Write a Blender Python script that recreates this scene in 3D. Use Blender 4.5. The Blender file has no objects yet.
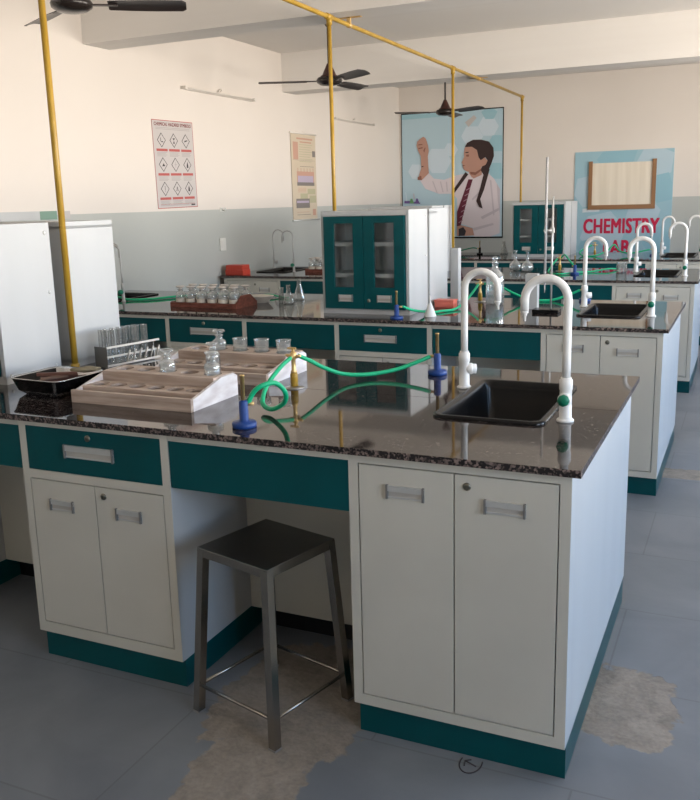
import bpy, bmesh, math, random
from mathutils import Vector, Matrix
random.seed(7)
C = bpy.context.scene.collection
PI = math.pi
V = Vector

# ------------------------------------------------------------------ materials
MATS = {}
def mat(name, col, rough=.5, metal=0., spec=.5, trans=0., ior=1.45, coat=0.):
    m = bpy.data.materials.new(name); m.use_nodes = True
    b = m.node_tree.nodes['Principled BSDF']
    b.inputs['Base Color'].default_value = (*col, 1)
    b.inputs['Roughness'].default_value = rough
    b.inputs['Metallic'].default_value = metal
    b.inputs['Specular IOR Level'].default_value = spec
    b.inputs['Transmission Weight'].default_value = trans
    b.inputs['IOR'].default_value = ior
    b.inputs['Coat Weight'].default_value = coat
    MATS[name] = m
    return m
def nodes(m): return m.node_tree.nodes, m.node_tree.links, m.node_tree.nodes['Principled BSDF']
def noise_col(m, c1, c2, scale=5, detail=4, coords='Object', rough=None, lo=.35, hi=.65, stretch=None):
    N, L, b = nodes(m)
    tc = N.new('ShaderNodeTexCoord'); mp = N.new('ShaderNodeMapping'); no = N.new('ShaderNodeTexNoise'); cr = N.new('ShaderNodeValToRGB')
    if stretch: mp.inputs['Scale'].default_value = stretch
    no.inputs['Scale'].default_value = scale; no.inputs['Detail'].default_value = detail
    cr.color_ramp.elements[0].color = (*c1, 1); cr.color_ramp.elements[1].color = (*c2, 1)
    cr.color_ramp.elements[0].position = lo; cr.color_ramp.elements[1].position = hi
    L.new(tc.outputs[coords], mp.inputs[0]); L.new(mp.outputs[0], no.inputs['Vector'])
    L.new(no.outputs[0], cr.inputs[0]); L.new(cr.outputs[0], b.inputs['Base Color'])
    return no

white = mat('cream_enamel', (.58, .555, .49), .38)
noise_col(white, (.54, .52, .455), (.58, .56, .49), 3)
panel = mat('white_lit_side_enamel', (.78, .79, .78), .45, 0., .3)  # bench sides share the cream paint; cool daylight is put into this colour
noise_col(panel, (.47, .48, .48), (.50, .51, .51), 1.5, stretch=(1, 3, .5))
tapgrey = mat('tap_grey_coating', (.42, .42, .41), .4, .3)
teal = mat('teal_enamel', (.0, .085, .105), .33, 0, .35)
noise_col(teal, (.0, .060, .068), (.0, .072, .081), 4)
steel = mat('brushed_steel', (.42, .41, .39), .3, 1.)
alu = mat('aluminium', (.66, .66, .64), .4, .6)
darkmetal = mat('grey_end_cap', (.24, .235, .23), .45, .4)
lockm = mat('lock_metal', (.25, .24, .2), .3, 1.)
black = mat('black_plastic', (.004, .004, .0045), .25, 0, .3)
recess_shade = mat('recess_shade_black', (.008, .008, .009), .5)  # black that paints in the shade of the open knee recess
pe = mat('white_coated_tube', (.72, .72, .70), .38)
greenk = mat('green_knob', (.0, .16, .09), .4)
blue = mat('blue_enamel', (.010, .05, .22), .38)
brass = mat('brass', (.72, .50, .22), .42, .75)
yellow = mat('yellow_enamel', (.68, .39, .03), .36)
noise_col(yellow, (.35, .21, .022), (.44, .275, .04), 9)
hose = mat('green_rubber_hose', (.0, .42, .19), .42)
hose2 = mat('dark_green_hose', (.0, .2, .1), .45)
glass = mat('clear_glass', (.96, .98, .98), .02, 0, .5, 1., 1.42)
def thin_glass(m, tint, lo, hi, dif=.03):
    N, L, b = nodes(m); out = N['Material Output']
    t = N.new('ShaderNodeBsdfTransparent'); t.inputs[0].default_value = (*tint, 1)
    g = N.new('ShaderNodeBsdfGlossy'); g.inputs['Roughness'].default_value = .03
    df = N.new('ShaderNodeBsdfDiffuse'); df.inputs[0].default_value = (.8, .82, .82, 1)
    lw = N.new('ShaderNodeLayerWeight'); lw.inputs[0].default_value = .35
    mr = N.new('ShaderNodeMapRange'); mr.inputs[3].default_value = lo; mr.inputs[4].default_value = hi
    L.new(lw.outputs['Facing'], mr.inputs[0])
    m1 = N.new('ShaderNodeMixShader'); m2 = N.new('ShaderNodeMixShader'); m1.inputs[0].default_value = dif
    L.new(t.outputs[0], m1.inputs[1]); L.new(df.outputs[0], m1.inputs[2])
    L.new(mr.outputs[0], m2.inputs[0]); L.new(m1.outputs[0], m2.inputs[1]); L.new(g.outputs[0], m2.inputs[2]); L.new(m2.outputs[0], out.inputs[0])
thin_glass(glass, (.93, .95, .95), .04, .75, .13)
wood = mat('raw_wood', (.46, .33, .25), .62)
noise_col(wood, (.36, .27, .215), (.56, .455, .385), 4, 6, stretch=(1.2, 9, 14))
wood_shade = mat('hole_shade_wood', (.10, .065, .045), .8)  # rack wood darkened: the shade inside deep holes is put into the colour
woodw = mat('whitewashed_wood', (.72, .68, .68), .6)
noise_col(woodw, (.62, .57, .57), (.80, .77, .77), 6, 5, stretch=(8, 2, 6))
redwood = mat('red_stained_wood', (.17, .05, .03), .5)
noise_col(redwood, (.11, .03, .02), (.22, .07, .045), 8, 5, stretch=(2, 8, 8))
red = mat('red_plastic', (.55, .06, .035), .4)
pink = mat('coral_plastic', (.72, .17, .12), .4)
fanb = mat('fan_blade_brown', (.035, .026, .024), .35)
fanh = mat('fan_hub_brown', (.06, .022, .016), .3)
fand = mat('fan_disc', (.02, .015, .013), .25)
tubew = mat('tube_light_white', (.66, .62, .57), .5)
paper = mat('paper_white', (.50, .47, .46), .7)
ink = mat('black_ink', (.035, .03, .035), .7)
greyink = mat('grey_ink', (.38, .35, .35), .7)
redink = mat('red_ink', (.42, .10, .09), .7)
crimson = mat('crimson_ink', (.55, .01, .06), .6)
cork = mat('brown_frame', (.27, .14, .065), .6)
notice = mat('cream_paper', (.74, .66, .54), .7)
noise_col(notice, (.66, .59, .48), (.78, .71, .6), 1.6, 2, stretch=(6, 1, .3))
porcelain = mat('porcelain', (.68, .64, .57), .35)
brownstuff = mat('brown_wood_dark', (.11, .045, .03), .55)
brownstuff2 = mat('brown_wood_light', (.17, .10, .065), .6)
rag = mat('olive_rag', (.25, .215, .14), .9)
labelm = mat('paper_label', (.6, .55, .47), .8)
powder = mat('brown_contents', (.16, .06, .035), .8)
powder2 = mat('pale_contents', (.48, .42, .36), .8)
enamel_in = mat('tray_steel', (.62, .62, .62), .22, .9)
gal = mat('dull_grey_sheet', (.27, .265, .25), .45, .7)
socketw = mat('socket_white', (.66, .66, .62), .45)

# polished granite top
granite = mat('polished_granite', (.06, .05, .047), .04)
def setup_granite():
    N, L, b = nodes(granite)
    tc = N.new('ShaderNodeTexCoord')
    n1 = N.new('ShaderNodeTexNoise'); n1.inputs['Scale'].default_value = 120; n1.inputs['Detail'].default_value = 3
    v1 = N.new('ShaderNodeTexVoronoi'); v1.inputs['Scale'].default_value = 160
    cr = N.new('ShaderNodeValToRGB')
    e = cr.color_ramp.elements
    e[0].position = .35; e[0].color = (.008, .006, .006, 1)
    e[1].position = .60; e[1].color = (.036, .028, .027, 1)
    x = e.new(.72); x.color = (.17, .14, .13, 1)
    mx = N.new('ShaderNodeMix'); mx.data_type = 'RGBA'; mx.inputs[0].default_value = .35
    L.new(tc.outputs['Object'], n1.inputs['Vector']); L.new(tc.outputs['Object'], v1.inputs['Vector'])
    L.new(n1.outputs[0], cr.inputs[0]); L.new(cr.outputs[0], mx.inputs[6]); L.new(v1.outputs['Color'], mx.inputs[7])
    mm = N.new('ShaderNodeMix'); mm.data_type = 'RGBA'; mm.inputs[0].default_value = .8
    bw = N.new('ShaderNodeRGBToBW'); L.new(v1.outputs['Color'], bw.inputs[0])
    mr = N.new('ShaderNodeMapRange'); mr.inputs[1].default_value = .15; mr.inputs[2].default_value = .85; mr.inputs[3].default_value = .35; mr.inputs[4].default_value = 1.5
    L.new(bw.outputs[0], mr.inputs[0])
    sc = N.new('ShaderNodeVectorMath'); sc.operation = 'SCALE'
    L.new(cr.outputs[0], sc.inputs[0]); L.new(mr.outputs[0], sc.inputs['Scale'])
    L.new(sc.outputs[0], b.inputs['Base Color'])
    N.remove(mx); N.remove(mm)
    b.inputs['Roughness'].default_value = .045
    b.inputs['IOR'].default_value = 1.5
setup_granite()
granite_edge = mat('rough_granite_edge', (.05, .04, .038), .35)
def setup_edge():
    N, L, b = nodes(granite_edge)
    tc = N.new('ShaderNodeTexCoord'); v = N.new('ShaderNodeTexVoronoi'); v.inputs['Scale'].default_value = 170
    bw = N.new('ShaderNodeRGBToBW'); cr = N.new('ShaderNodeValToRGB'); e = cr.color_ramp.elements
    e[0].position = .50; e[0].color = (.010, .008, .008, 1); e[1].position = .85; e[1].color = (.24, .18, .16, 1)
    L.new(tc.outputs['Object'], v.inputs['Vector']); L.new(v.outputs['Color'], bw.inputs[0]); L.new(bw.outputs[0], cr.inputs[0])
    L.new(cr.outputs[0], b.inputs['Base Color'])
setup_edge()

# two-tone painted wall: cream above, pale blue grey dado below
wallm = mat('two_tone_wall_paint', (.8, .7, .6), .6)
def setup_wall():
    N, L, b = nodes(wallm)
    g = N.new('ShaderNodeNewGeometry'); sp = N.new('ShaderNodeSeparateXYZ'); L.new(g.outputs['Position'], sp.inputs[0])
    no = N.new('ShaderNodeTexNoise'); no.inputs['Scale'].default_value = 1.3; no.inputs['Detail'].default_value = 5
    L.new(g.outputs['Position'], no.inputs['Vector'])
    up = N.new('ShaderNodeValToRGB'); up.color_ramp.elements[0].color = (.66, .61, .56, 1); up.color_ramp.elements[1].color = (.71, .66, .61, 1)
    dn = N.new('ShaderNodeValToRGB'); dn.color_ramp.elements[0].color = (.42, .435, .41, 1); dn.color_ramp.elements[1].color = (.47, .485, .46, 1)
    L.new(no.outputs[0], up.inputs[0]); L.new(no.outputs[0], dn.inputs[0])
    gt = N.new('ShaderNodeMath'); gt.operation = 'GREATER_THAN'; gt.inputs[1].default_value = 1.502
    L.new(sp.outputs[2], gt.inputs[0])
    mx = N.new('ShaderNodeMix'); mx.data_type = 'RGBA'
    L.new(gt.outputs[0], mx.inputs[0]); L.new(dn.outputs[0], mx.inputs[6]); L.new(up.outputs[0], mx.inputs[7])
    L.new(mx.outputs[2], b.inputs['Base Color'])
    rr = N.new('ShaderNodeMix'); rr.data_type = 'FLOAT'; rr.inputs[2].default_value = .34; rr.inputs[3].default_value = .65
    L.new(gt.outputs[0], rr.inputs[0]); L.new(rr.outputs[0], b.inputs['Roughness'])
setup_wall()
ceilm = mat('ceiling_paint', (.62, .59, .55), .8)
noise_col(ceilm, (.72, .69, .655), (.77, .745, .71), 1.5, 5, 'Generated')

# worn grey stone floor with broken cement patches
floorm = mat('worn_stone_floor', (.14, .155, .17), .42)
def setup_floor():
    N, L, b = nodes(floorm)
    g = N.new('ShaderNodeNewGeometry')
    P = g.outputs['Position']
    def noise(s, d=5, dist=0):
        n = N.new('ShaderNodeTexNoise'); n.inputs['Scale'].default_value = s; n.inputs['Detail'].default_value = d
        n.inputs['Distortion'].default_value = dist; L.new(P, n.inputs['Vector']); return n.outputs[0]
    base = N.new('ShaderNodeValToRGB'); e = base.color_ramp.elements
    e[0].position = .3; e[0].color = (.135, .150, .172, 1); e[1].position = .7; e[1].color = (.205, .22, .24, 1)
    L.new(noise(2.2, 8, .6), base.inputs[0])
    br = N.new('ShaderNodeTexBrick'); br.inputs['Scale'].default_value = 1; br.inputs['Mortar Size'].default_value = .0035
    br.inputs['Brick Width'].default_value = 1.15; br.inputs['Row Height'].default_value = .56; br.inputs['Mortar Smooth'].default_value = .3
    br.inputs['Color1'].default_value = (1, 1, 1, 1); br.inputs['Color2'].default_value = (.95, .96, .96, 1); br.inputs['Mortar'].default_value = (.80, .80, .80, 1)
    L.new(P, br.inputs['Vector'])
    mul = N.new('ShaderNodeMix'); mul.data_type = 'RGBA'; mul.blend_type = 'MULTIPLY'; mul.inputs[0].default_value = 1
    L.new(base.outputs[0], mul.inputs[6]); L.new(br.outputs['Color'], mul.inputs[7])
    sp = N.new('ShaderNodeSeparateXYZ'); L.new(P, sp.inputs[0])
    def m_add(a, c):
        n = N.new('ShaderNodeMath'); n.operation = 'MULTIPLY_ADD'; L.new(c, n.inputs[0]); n.inputs[1].default_value = .6; L.new(a, n.inputs[2])
        n2 = N.new('ShaderNodeMath'); n2.operation = 'MULTIPLY'; L.new(n.outputs[0], n2.inputs[0]); n2.inputs[1].default_value = .625; return n2.outputs[0]
    def m(op, a, c=None):
        n = N.new('ShaderNodeMath'); n.operation = op
        for i, v in enumerate((a, c)):
            if v is None: continue
            if isinstance(v, (int, float)): n.inputs[i].default_value = v
            else: L.new(v, n.inputs[i])
        return n.outputs[0]
    edge = m_add(noise(6, 4, .2), noise(26, 8, .3))
    masks = []
    # (centre x, centre y, half x, half y)
    for (cx, cy, hx, hy, rot) in [(-.83, -.26, .17, .60, .10), (.06, .46, .19, .22, 0), (.10, 2.93, .42, .10, .12), (-.86, .12, .26, .35, 0)]:
        dx = m('SUBTRACT', sp.outputs[0], cx); dy = m('SUBTRACT', sp.outputs[1], cy)
        ca, sa = math.cos(rot), math.sin(rot)
        ux = m('ADD', m('MULTIPLY', dx, ca), m('MULTIPLY', dy, sa)); uy = m('SUBTRACT', m('MULTIPLY', dy, ca), m('MULTIPLY', dx, sa))
        ax = m('POWER', m('ABSOLUTE', m('DIVIDE', ux, hx)), 3); ay = m('POWER', m('ABSOLUTE', m('DIVIDE', uy, hy)), 3)
        r = m('ADD', ax, ay)
        f = m('ADD', r, m('MULTIPLY', m('SUBTRACT', edge, .5), 3.2))
        mr = N.new('ShaderNodeMapRange'); mr.inputs[1].default_value = .95; mr.inputs[2].default_value = .80
        mr.inputs[3].default_value = 0; mr.inputs[4].default_value = 1; L.new(f, mr.inputs[0]); masks.append(mr.outputs[0])
    mk = masks[0]
    for x in masks[1:]: mk = m('MAXIMUM', mk, x)
    cem = N.new('ShaderNodeValToRGB'); e = cem.color_ramp.elements
    e[0].position = .30; e[0].color = (.17, .15, .13, 1); e[1].position = .72; e[1].color = (.33, .29, .245, 1)
    L.new(m_add(noise(9, 6, 1.2), noise(70, 9, .2)), cem.inputs[0])
    mx = N.new('ShaderNodeMix'); mx.data_type = 'RGBA'
    L.new(mk, mx.inputs[0]); L.new(mul.outputs[2], mx.inputs[6]); L.new(cem.outputs[0], mx.inputs[7])
    L.new(mx.outputs[2], b.inputs['Base Color'])
    rr = N.new('ShaderNodeMix'); rr.data_type = 'FLOAT'; rr.inputs[2].default_value = .52; rr.inputs[3].default_value = .9
    L.new(mk, rr.inputs[0]); L.new(rr.outputs[0], b.inputs['Roughness'])
    bp = N.new('ShaderNodeBump'); bp.inputs['Strength'].default_value = .5; bp.inputs['Distance'].default_value = .02
    h = m('ADD', m('MULTIPLY', noise(22, 8), m('ADD', m('MULTIPLY', mk, .9), .08)), m('MULTIPLY', mk, -.5))
    L.new(h, bp.inputs['Height']); L.new(bp.outputs[0], b.inputs['Normal'])
setup_floor()

# ------------------------------------------------------------------ mesh builder
class MB:
    def __init__(s): s.bm = bmesh.new()
    def _tag(s, faces, mi, smooth=False):
        for f in faces: f.material_index = mi; f.smooth = smooth
    def box(s, x0, y0, z0, x1, y1, z1, bev=0, mi=0, rz=0, at=None):
        r = bmesh.ops.create_cube(s.bm, size=1)
        vs = r['verts']
        bmesh.ops.scale(s.bm, vec=(abs(x1-x0), abs(y1-y0), abs(z1-z0)), verts=vs)
        c = V(((x0+x1)/2, (y0+y1)/2, (z0+z1)/2))
        if rz: bmesh.ops.rotate(s.bm, cent=(0, 0, 0), matrix=Matrix.Rotation(rz, 3, 'Z'), verts=vs)
        bmesh.ops.translate(s.bm, vec=c if at is None else V(at), verts=vs)
        fs = {f for v in vs for f in v.link_faces}
        s._tag(fs, mi)
        if bev:
            es = list({e for v in vs for e in v.link_edges})
            r2 = bmesh.ops.bevel(s.bm, geom=es, offset=bev, segments=2, affect='EDGES', profile=.6, clamp_overlap=True)
            s._tag(r2['faces'], mi, False)
        return s
    def ring_loft(s, rings, mi=0, smooth=True, cap0=True, cap1=True, closed=False):
        vr = [[s.bm.verts.new(p) for p in r] for r in rings]
        n = len(vr[0]); pairs = list(zip(vr, vr[1:]))
        if closed: pairs.append((vr[-1], vr[0]))
        for a, b in pairs:
            for i in range(n):
                try:
                    f = s.bm.faces.new((a[i], a[(i+1) % n], b[(i+1) % n], b[i])); f.material_index = mi; f.smooth = smooth
                except ValueError: pass
        if not closed:
            if cap0: f = s.bm.faces.new(list(reversed(vr[0]))); f.material_index = mi
            if cap1: f = s.bm.faces.new(vr[-1]); f.material_index = mi
        return s
    def tube(s, pts, r, seg=12, mi=0, smooth=True):
        pts = [V(p) for p in pts]; n = len(pts)
        rs = r if isinstance(r, (list, tuple)) else [r]*n
        T = []
        for i in range(n):
            t = (pts[min(i+1, n-1)] - pts[max(i-1, 0)]); T.append(t.normalized())
        ref = V((0, 0, 1)) if abs(T[0].z) < .9 else V((1, 0, 0))
        u = T[0].cross(ref).normalized(); rings = []
        for i in range(n):
            u = (u - T[i]*u.dot(T[i])).normalized(); w = T[i].cross(u)
            rings.append([pts[i] + (u*math.cos(2*PI*k/seg) + w*math.sin(2*PI*k/seg))*rs[i] for k in range(seg)])
        return s.ring_loft(rings, mi, smooth)
    def lathe(s, prof, c=(0, 0, 0), seg=24, mi=0, smooth=True, cap=True):
        c = V(c); rings = []
        for (r, z) in prof:
            r = max(r, .0002)
            rings.append([c + V((r*math.cos(2*PI*k/seg), r*math.sin(2*PI*k/seg), z)) for k in range(seg)])
        return s.ring_loft(rings, mi, smooth, cap, cap)
    def poly(s, pts, mi=0):
        f = s.bm.faces.new([s.bm.verts.new(p) for p in pts]); f.material_index = mi; return s
    def prism(s, pts, vec, mi=0):
        a = [s.bm.verts.new(p) for p in pts]; b = [s.bm.verts.new(V(p)+V(vec)) for p in pts]; n = len(a)
        fs = [s.bm.faces.new(a), s.bm.faces.new(list(reversed(b)))]
        for i in range(n): fs.append(s.bm.faces.new((a[i], b[i], b[(i+1) % n], a[(i+1) % n])))
        s._tag(fs, mi); return s
    def sphere(s, c, r, mi=0, sz=1, seg=16):
        prof = [(r*math.sin(PI*k/10), -r*sz*math.cos(PI*k/10)) for k in range(11)]
        return s.lathe(prof, c, seg, mi)
    def rot(s, m3, cent=(0, 0, 0)):
        bmesh.ops.rotate(s.bm, cent=cent, matrix=m3, verts=s.bm.verts[:]); return s
    def move(s, v):
        bmesh.ops.translate(s.bm, vec=V(v), verts=s.bm.verts[:]); return s
    def build(s, name, mats, parent=None):
        bmesh.ops.recalc_face_normals(s.bm, faces=s.bm.faces[:])
        me = bpy.data.meshes.new(name); s.bm.to_mesh(me); s.bm.free()
        if not isinstance(mats, (list, tuple)): mats = [mats]
        for m in mats: me.materials.append(m)
        o = bpy.data.objects.new(name, me); C.objects.link(o)
        if parent: o.parent = parent
        return o

def thing(name, label, cat, loc=(0, 0, 0), rz=0, group=None):
    o = bpy.data.objects.new(name, None); C.objects.link(o); o.empty_display_size = .05
    o.location = loc; o.rotation_euler = (0, 0, rz); o['label'] = label; o['category'] = cat
    if group: o['group'] = group
    return o
def tag(o, label, cat, group=None):
    o['label'] = label; o['category'] = cat
    if group: o['group'] = group
    return o
def struct(o): o['kind'] = 'structure'; return o
KIDS = {}
def dup(root, label, loc=None, rz=None, group=None):
    def cp(o, par):
        c = o.copy(); C.objects.link(c)
        if par: c.parent = par
        for ch in list(o.children): cp(ch, c)
        return c
    r = cp(root, None); r['label'] = label
    if loc is not None: r.location = loc
    if rz is not None: r.rotation_euler = (0, 0, rz)
    if group: r['group'] = group
    return r
def cat_rom(P, n=8):
    P = [V(p) for p in P]; Q = [P[0]*2-P[1]] + P + [P[-1]*2-P[-2]]; out = []
    for i in range(1, len(Q)-2):
        a, b, c, d = Q[i-1:i+3]
        for k in range(n):
            t = k/n
            out.append(.5*((2*b)+(-a+c)*t+(2*a-5*b+4*c-d)*t*t+(-a+3*b-3*c+d)*t**3))
    out.append(P[-1]); return out

# ------------------------------------------------------------------ room shell
XL, YF, ZC = -4.32, 9.98, 3.10
XR, YB = 3.3, -4.6
def slab(name, a, b, m):
    mb = MB(); mb.box(*a, *b); return struct(mb.build(name, m))
slab('floor', (XL-.2, YB-.2, -.1), (XR+.2, YF+.2, 0), floorm)
slab('ceiling', (XL-.2, YB-.2, ZC), (XR+.2, YF+.2, ZC+.15), ceilm)
slab('wall_left', (XL-.2, YB-.2, 0), (XL, YF, ZC), wallm)
slab('wall_far', (XL-.2, YF, 0), (XR, YF+.2, ZC), wallm)
slab('wall_near', (XL, YB-.2, 0), (XR, YB, ZC), wallm)
WIN = [(-2.7, -.7), (.6, 3.1), (4.0, 6.3), (7.2, 8.3)]
mb = MB()
z0w, z1w = .95, 2.55
mb.box(XR, YB-.2, 0, XR+.2, YF+.2, z0w); mb.box(XR, YB-.2, z1w, XR+.2, YF+.2, ZC)
ys = [YB-.2] + [v for w in WIN for v in w] + [YF+.2]
for i in range(0, len(ys), 2): mb.box(XR, ys[i], z0w, XR+.2, ys[i+1], z1w)
struct(mb.build('wall_right', wallm))
for i, (a, b) in enumerate(WIN):
    mb = MB(); t = .04
    x0, x1 = XR+.07, XR+.12
    mb.box(x0, a, z0w, x1, b, z0w+t); mb.box(x0, a, z1w-t, x1, b, z1w); mb.box(x0, a, z0w+t, x1, a+t, z1w-t); mb.box(x0, b-t, z0w+t, x1, b, z1w-t)
    for k in (1, 2):
        yy = a+(b-a)*k/3; mb.box(x0, yy-t/2, z0w+t, x1, yy+t/2, z1w-t)
    struct(mb.build('window_%d' % (i+1), alu))
    ld = bpy.data.lights.new('window_daylight_portal', 'AREA'); ld.shape = 'RECTANGLE'; ld.size = z1w-z0w; ld.size_y = b-a
    ld.cycles.is_portal = True
    lo = bpy.data.objects.new('window_daylight_portal', ld); C.objects.link(lo)
    lo.location = (XR+.21, (a+b)/2, (z0w+z1w)/2); lo.rotation_euler = (0, PI/2, 0)
for i, (a, b, z) in enumerate([(3.42, 3.72, 2.75), (6.53, 6.83, 2.71)]):
    mb = MB(); mb.box(XL, a, z, XR, b, ZC); struct(mb.build('trim_%d' % (i+1), ceilm))

# ------------------------------------------------------------------ bench units (local: x 0..w, y 0 = front face, z 0 = floor)
DEP, ZT, ZB, YO = 1.18, .86, .098, .02
BENCH = [0, 2.455, 5.06, 7.45]
def handle(parent, x, z, w, h, mi_label=None):
    mb = MB(); y = -.005
    mb.box(x-w/2, -.001, z-h/2, x+w/2, .0, z+h/2, mi=1)              # back of the finger recess
    mb.box(x-w/2, y-.002, z+.05*h, x+w/2, -.001, z+h/2, mi=0)        # grip lip
    mb.box(x-w/2, y+.002, z-h/2, x+w/2, -.001, z-h/2+.005, mi=0)     # lower edge
    for sx in (-1, 1):
        a = x+sx*w/2
        mb.box(min(a, a-sx*.006), y-.003, z-h/2-.002, max(a, a-sx*.006), -.001, z+h/2+.002, mi=2)
    return mb.build('handle', [alu, alu2, darkmetal], parent)
alu2 = mat('pale_aluminium', (.55, .52, .47), .5, .3)
def lock(parent, x, z):
    mb = MB(); prof = [(.011, 0), (.011, .003), (.008, .005), (.003, .0055)]
    mb.lathe(prof, (0, 0, 0), 16); mb.rot(Matrix.Rotation(PI/2, 3, 'X')); mb.move((x, 0, z))
    mb.box(x-.001, -.0062, z-.005, x+.001, -.005, z+.005)
    return mb.build('lock', lockm, parent)
def door(root, x0, x1, z0, z1, hx, hz, hw, hh, lk=None):
    mb = MB(); mb.box(x0, 0, z0, x1, .018, z1, bev=.0012)
    d = mb.build('door', white, root); handle(d, hx, hz, hw, hh)
    if lk: lock(d, *lk)
    return d
def frame(mb, w, rails):
    """front frame: stiles and rails round the openings; rails = list of (z0,z1)"""
    s = .028
    mb.box(0, 0, ZB, s, .02, ZT); mb.box(w-s, 0, ZB, w, .02, ZT)
    for a, b in rails: mb.box(s, 0, a, w-s, .02, b)
G = .0036
def make_sink_unit():
    w = .61
    r = thing('sink_cabinet', '', 'cabinet')
    mb = MB(); mb.box(0, .02, ZB, .018, DEP, ZT); mb.box(w-.019, .02, ZB, w-.001, DEP, ZT); mb.box(.018, .02, ZB, w-.019, DEP, ZB+.018); mb.box(.018, DEP-.018, ZB+.018, w-.019, DEP, ZT)
    frame(mb, w, [(ZB, .13), (.834, ZT)]); mb.build('body', white, r)
    mb = MB(); mb.box(w-.001, .0015, ZB, w+.0005, DEP, ZT); mb.build('end_panel', panel, r)
    s = .028; mid = w/2
    door(r, s+G, mid-G/2, .13+G, .834-G, .168, .762, .11, .036)
    door(r, mid+G/2, w-s-G, .13+G, .834-G, .442, .752, .11, .036, (mid+.036, .80))
    mb = MB(); mb.box(.010, .018, 0, w, DEP-.018, ZB); mb.build('plinth', teal, r)
    return r
def make_drawer_unit():
    w = .60
    r = thing('drawer_cabinet', '', 'cabinet')
    mb = MB(); mb.box(.001, .02, ZB, w-.001, DEP, ZT); frame(mb, w, [(ZB, .136), (.660, .690), (.841, ZT)]); mb.build('body', white, r)
    mb = MB(); mb.box(w-.001, .0015, ZB, w+.0005, DEP, ZT); mb.build('side_panel', panel, r)
    s = .028; mid = w/2
    mb = MB(); mb.box(s+.001, .0, .691, w-s-.001, .018, .840, bev=.0012)
    d = mb.build('drawer', teal, r); handle(d, mid-.01, .767, .20, .042); lock(d, mid-.01, .817)
    door(r, s+G, mid-G/2, .136+G, .660-G, .158, .575, .10, .036)
    door(r, mid+G/2, w-s-G, .136+G, .660-G, .432, .575, .10, .036, (mid+.035, .627))
    mb = MB(); mb.box(.010, .018, 0, w-.002, DEP-.018, ZB); mb.build('plinth', teal, r)
    return r
def make_knee_unit():
    w = .596
    r = thing('knee_space_panel', '', 'panel')
    mb = MB(); mb.box(0, .0, .838, w, DEP, ZT); mb.build('top_rail', white, r)
    mb = MB(); mb.box(.001, .001, .688, w-.001, .02, .837, bev=.001); mb.build('apron_panel', teal, r)
    mb = MB(); mb.box(0, .43, ZB, w, .74, .837); mb.build('back_panel', white, r)
    mb = MB(); mb.box(0, .50, 0, w, .68, ZB); mb.build('plinth', recess_shade, r)  # added black block, painted shade for the open gap below the back panel
    return r
UNITS = [('sink', -.635, .61), ('knee', -1.2400, .596), ('draw', -1.842, .60), ('knee', -2.4395, .596), ('draw', -3.041, .60), ('knee', -3.639, .596), ('sink', -4.2505, .61)]
protos = {}
BN = ['nearest bench', 'second bench', 'third bench', 'farthest bench']
ULAB = [
 'cream two-door cabinet under the sink at the aisle end of the %s',
 'teal apron over the knee space beside the aisle-end sink cabinet of the %s',
 'cream cabinet with one teal drawer, first drawer unit from the aisle on the %s',
 'teal apron over the middle knee space of the %s',
 'cream cabinet with one teal drawer, farther from the aisle on the %s',
 'teal apron over the knee space nearest the left wall on the %s',
 'cream two-door cabinet at the left wall end of the %s']
MK = dict(sink=make_sink_unit, draw=make_drawer_unit, knee=make_knee_unit)
UG = dict(sink='cabinets under the bench sinks', draw='drawer cabinets of the benches', knee='knee space panels of the benches')
for bi, P in enumerate(BENCH):
    for ui, (k, x, w) in enumerate(UNITS):
        lab = ULAB[ui] % BN[bi]
        if k not in protos:
            o = MK[k](); protos[k] = o; o['label'] = lab; o['group'] = UG[k]; o.location = (x, P+YO, 0)
        else: o = dup(protos[k], lab, (x, P+YO, 0), group=UG[k])
        o.scale = ((1.0145 if ui == 1 else 1), 1, 1)

# countertops: two rows of slabs with a fine joint, openings for the sinks
SX0, SX1, SY0, SY1 = -.517, -.187, .405, .965
def make_top():
    mb = MB(); z0, z1 = ZT, .88; XE = -4.275; ym = .655; g = .0013; D = 1.222
    for (ya, yb) in ((0, ym-g), (ym+g, D)):
        cuts = [XE, SX0-3.6, SX1-3.6, SX0, SX1, 0]
        for i in range(5):
            x0, x1 = cuts[i], cuts[i+1]
            if i in (1, 3):
                if ya == 0: mb.box(x0, 0, z0, x1, SY0, z1)
                else: mb.box(x0, SY1, z0, x1, D, z1)
            else: mb.box(x0, ya, z0, x1, yb, z1)
    for f in mb.bm.faces:
        f.normal_update()
        c = f.calc_center_median()
        if abs(f.normal.z) < .5 and (c.y < .001 or c.y > D-.001 or c.x > -.001): f.material_index = 1
    return mb.build('countertop', [granite, granite_edge])
top0 = make_top()
TL = ['polished dark granite worktop of the nearest bench', 'polished dark granite worktop of the second bench, under the glazed teal cabinet',
      'polished dark granite worktop of the third bench, with the glass flasks', 'polished dark granite worktop of the farthest bench near the posters']
for bi, P in enumerate(BENCH):
    o = top0 if bi == 0 else top0.copy()
    if bi: C.objects.link(o)
    tag(o, TL[bi], 'worktop', 'granite worktops'); o.location = (0, P, 0)

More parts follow.
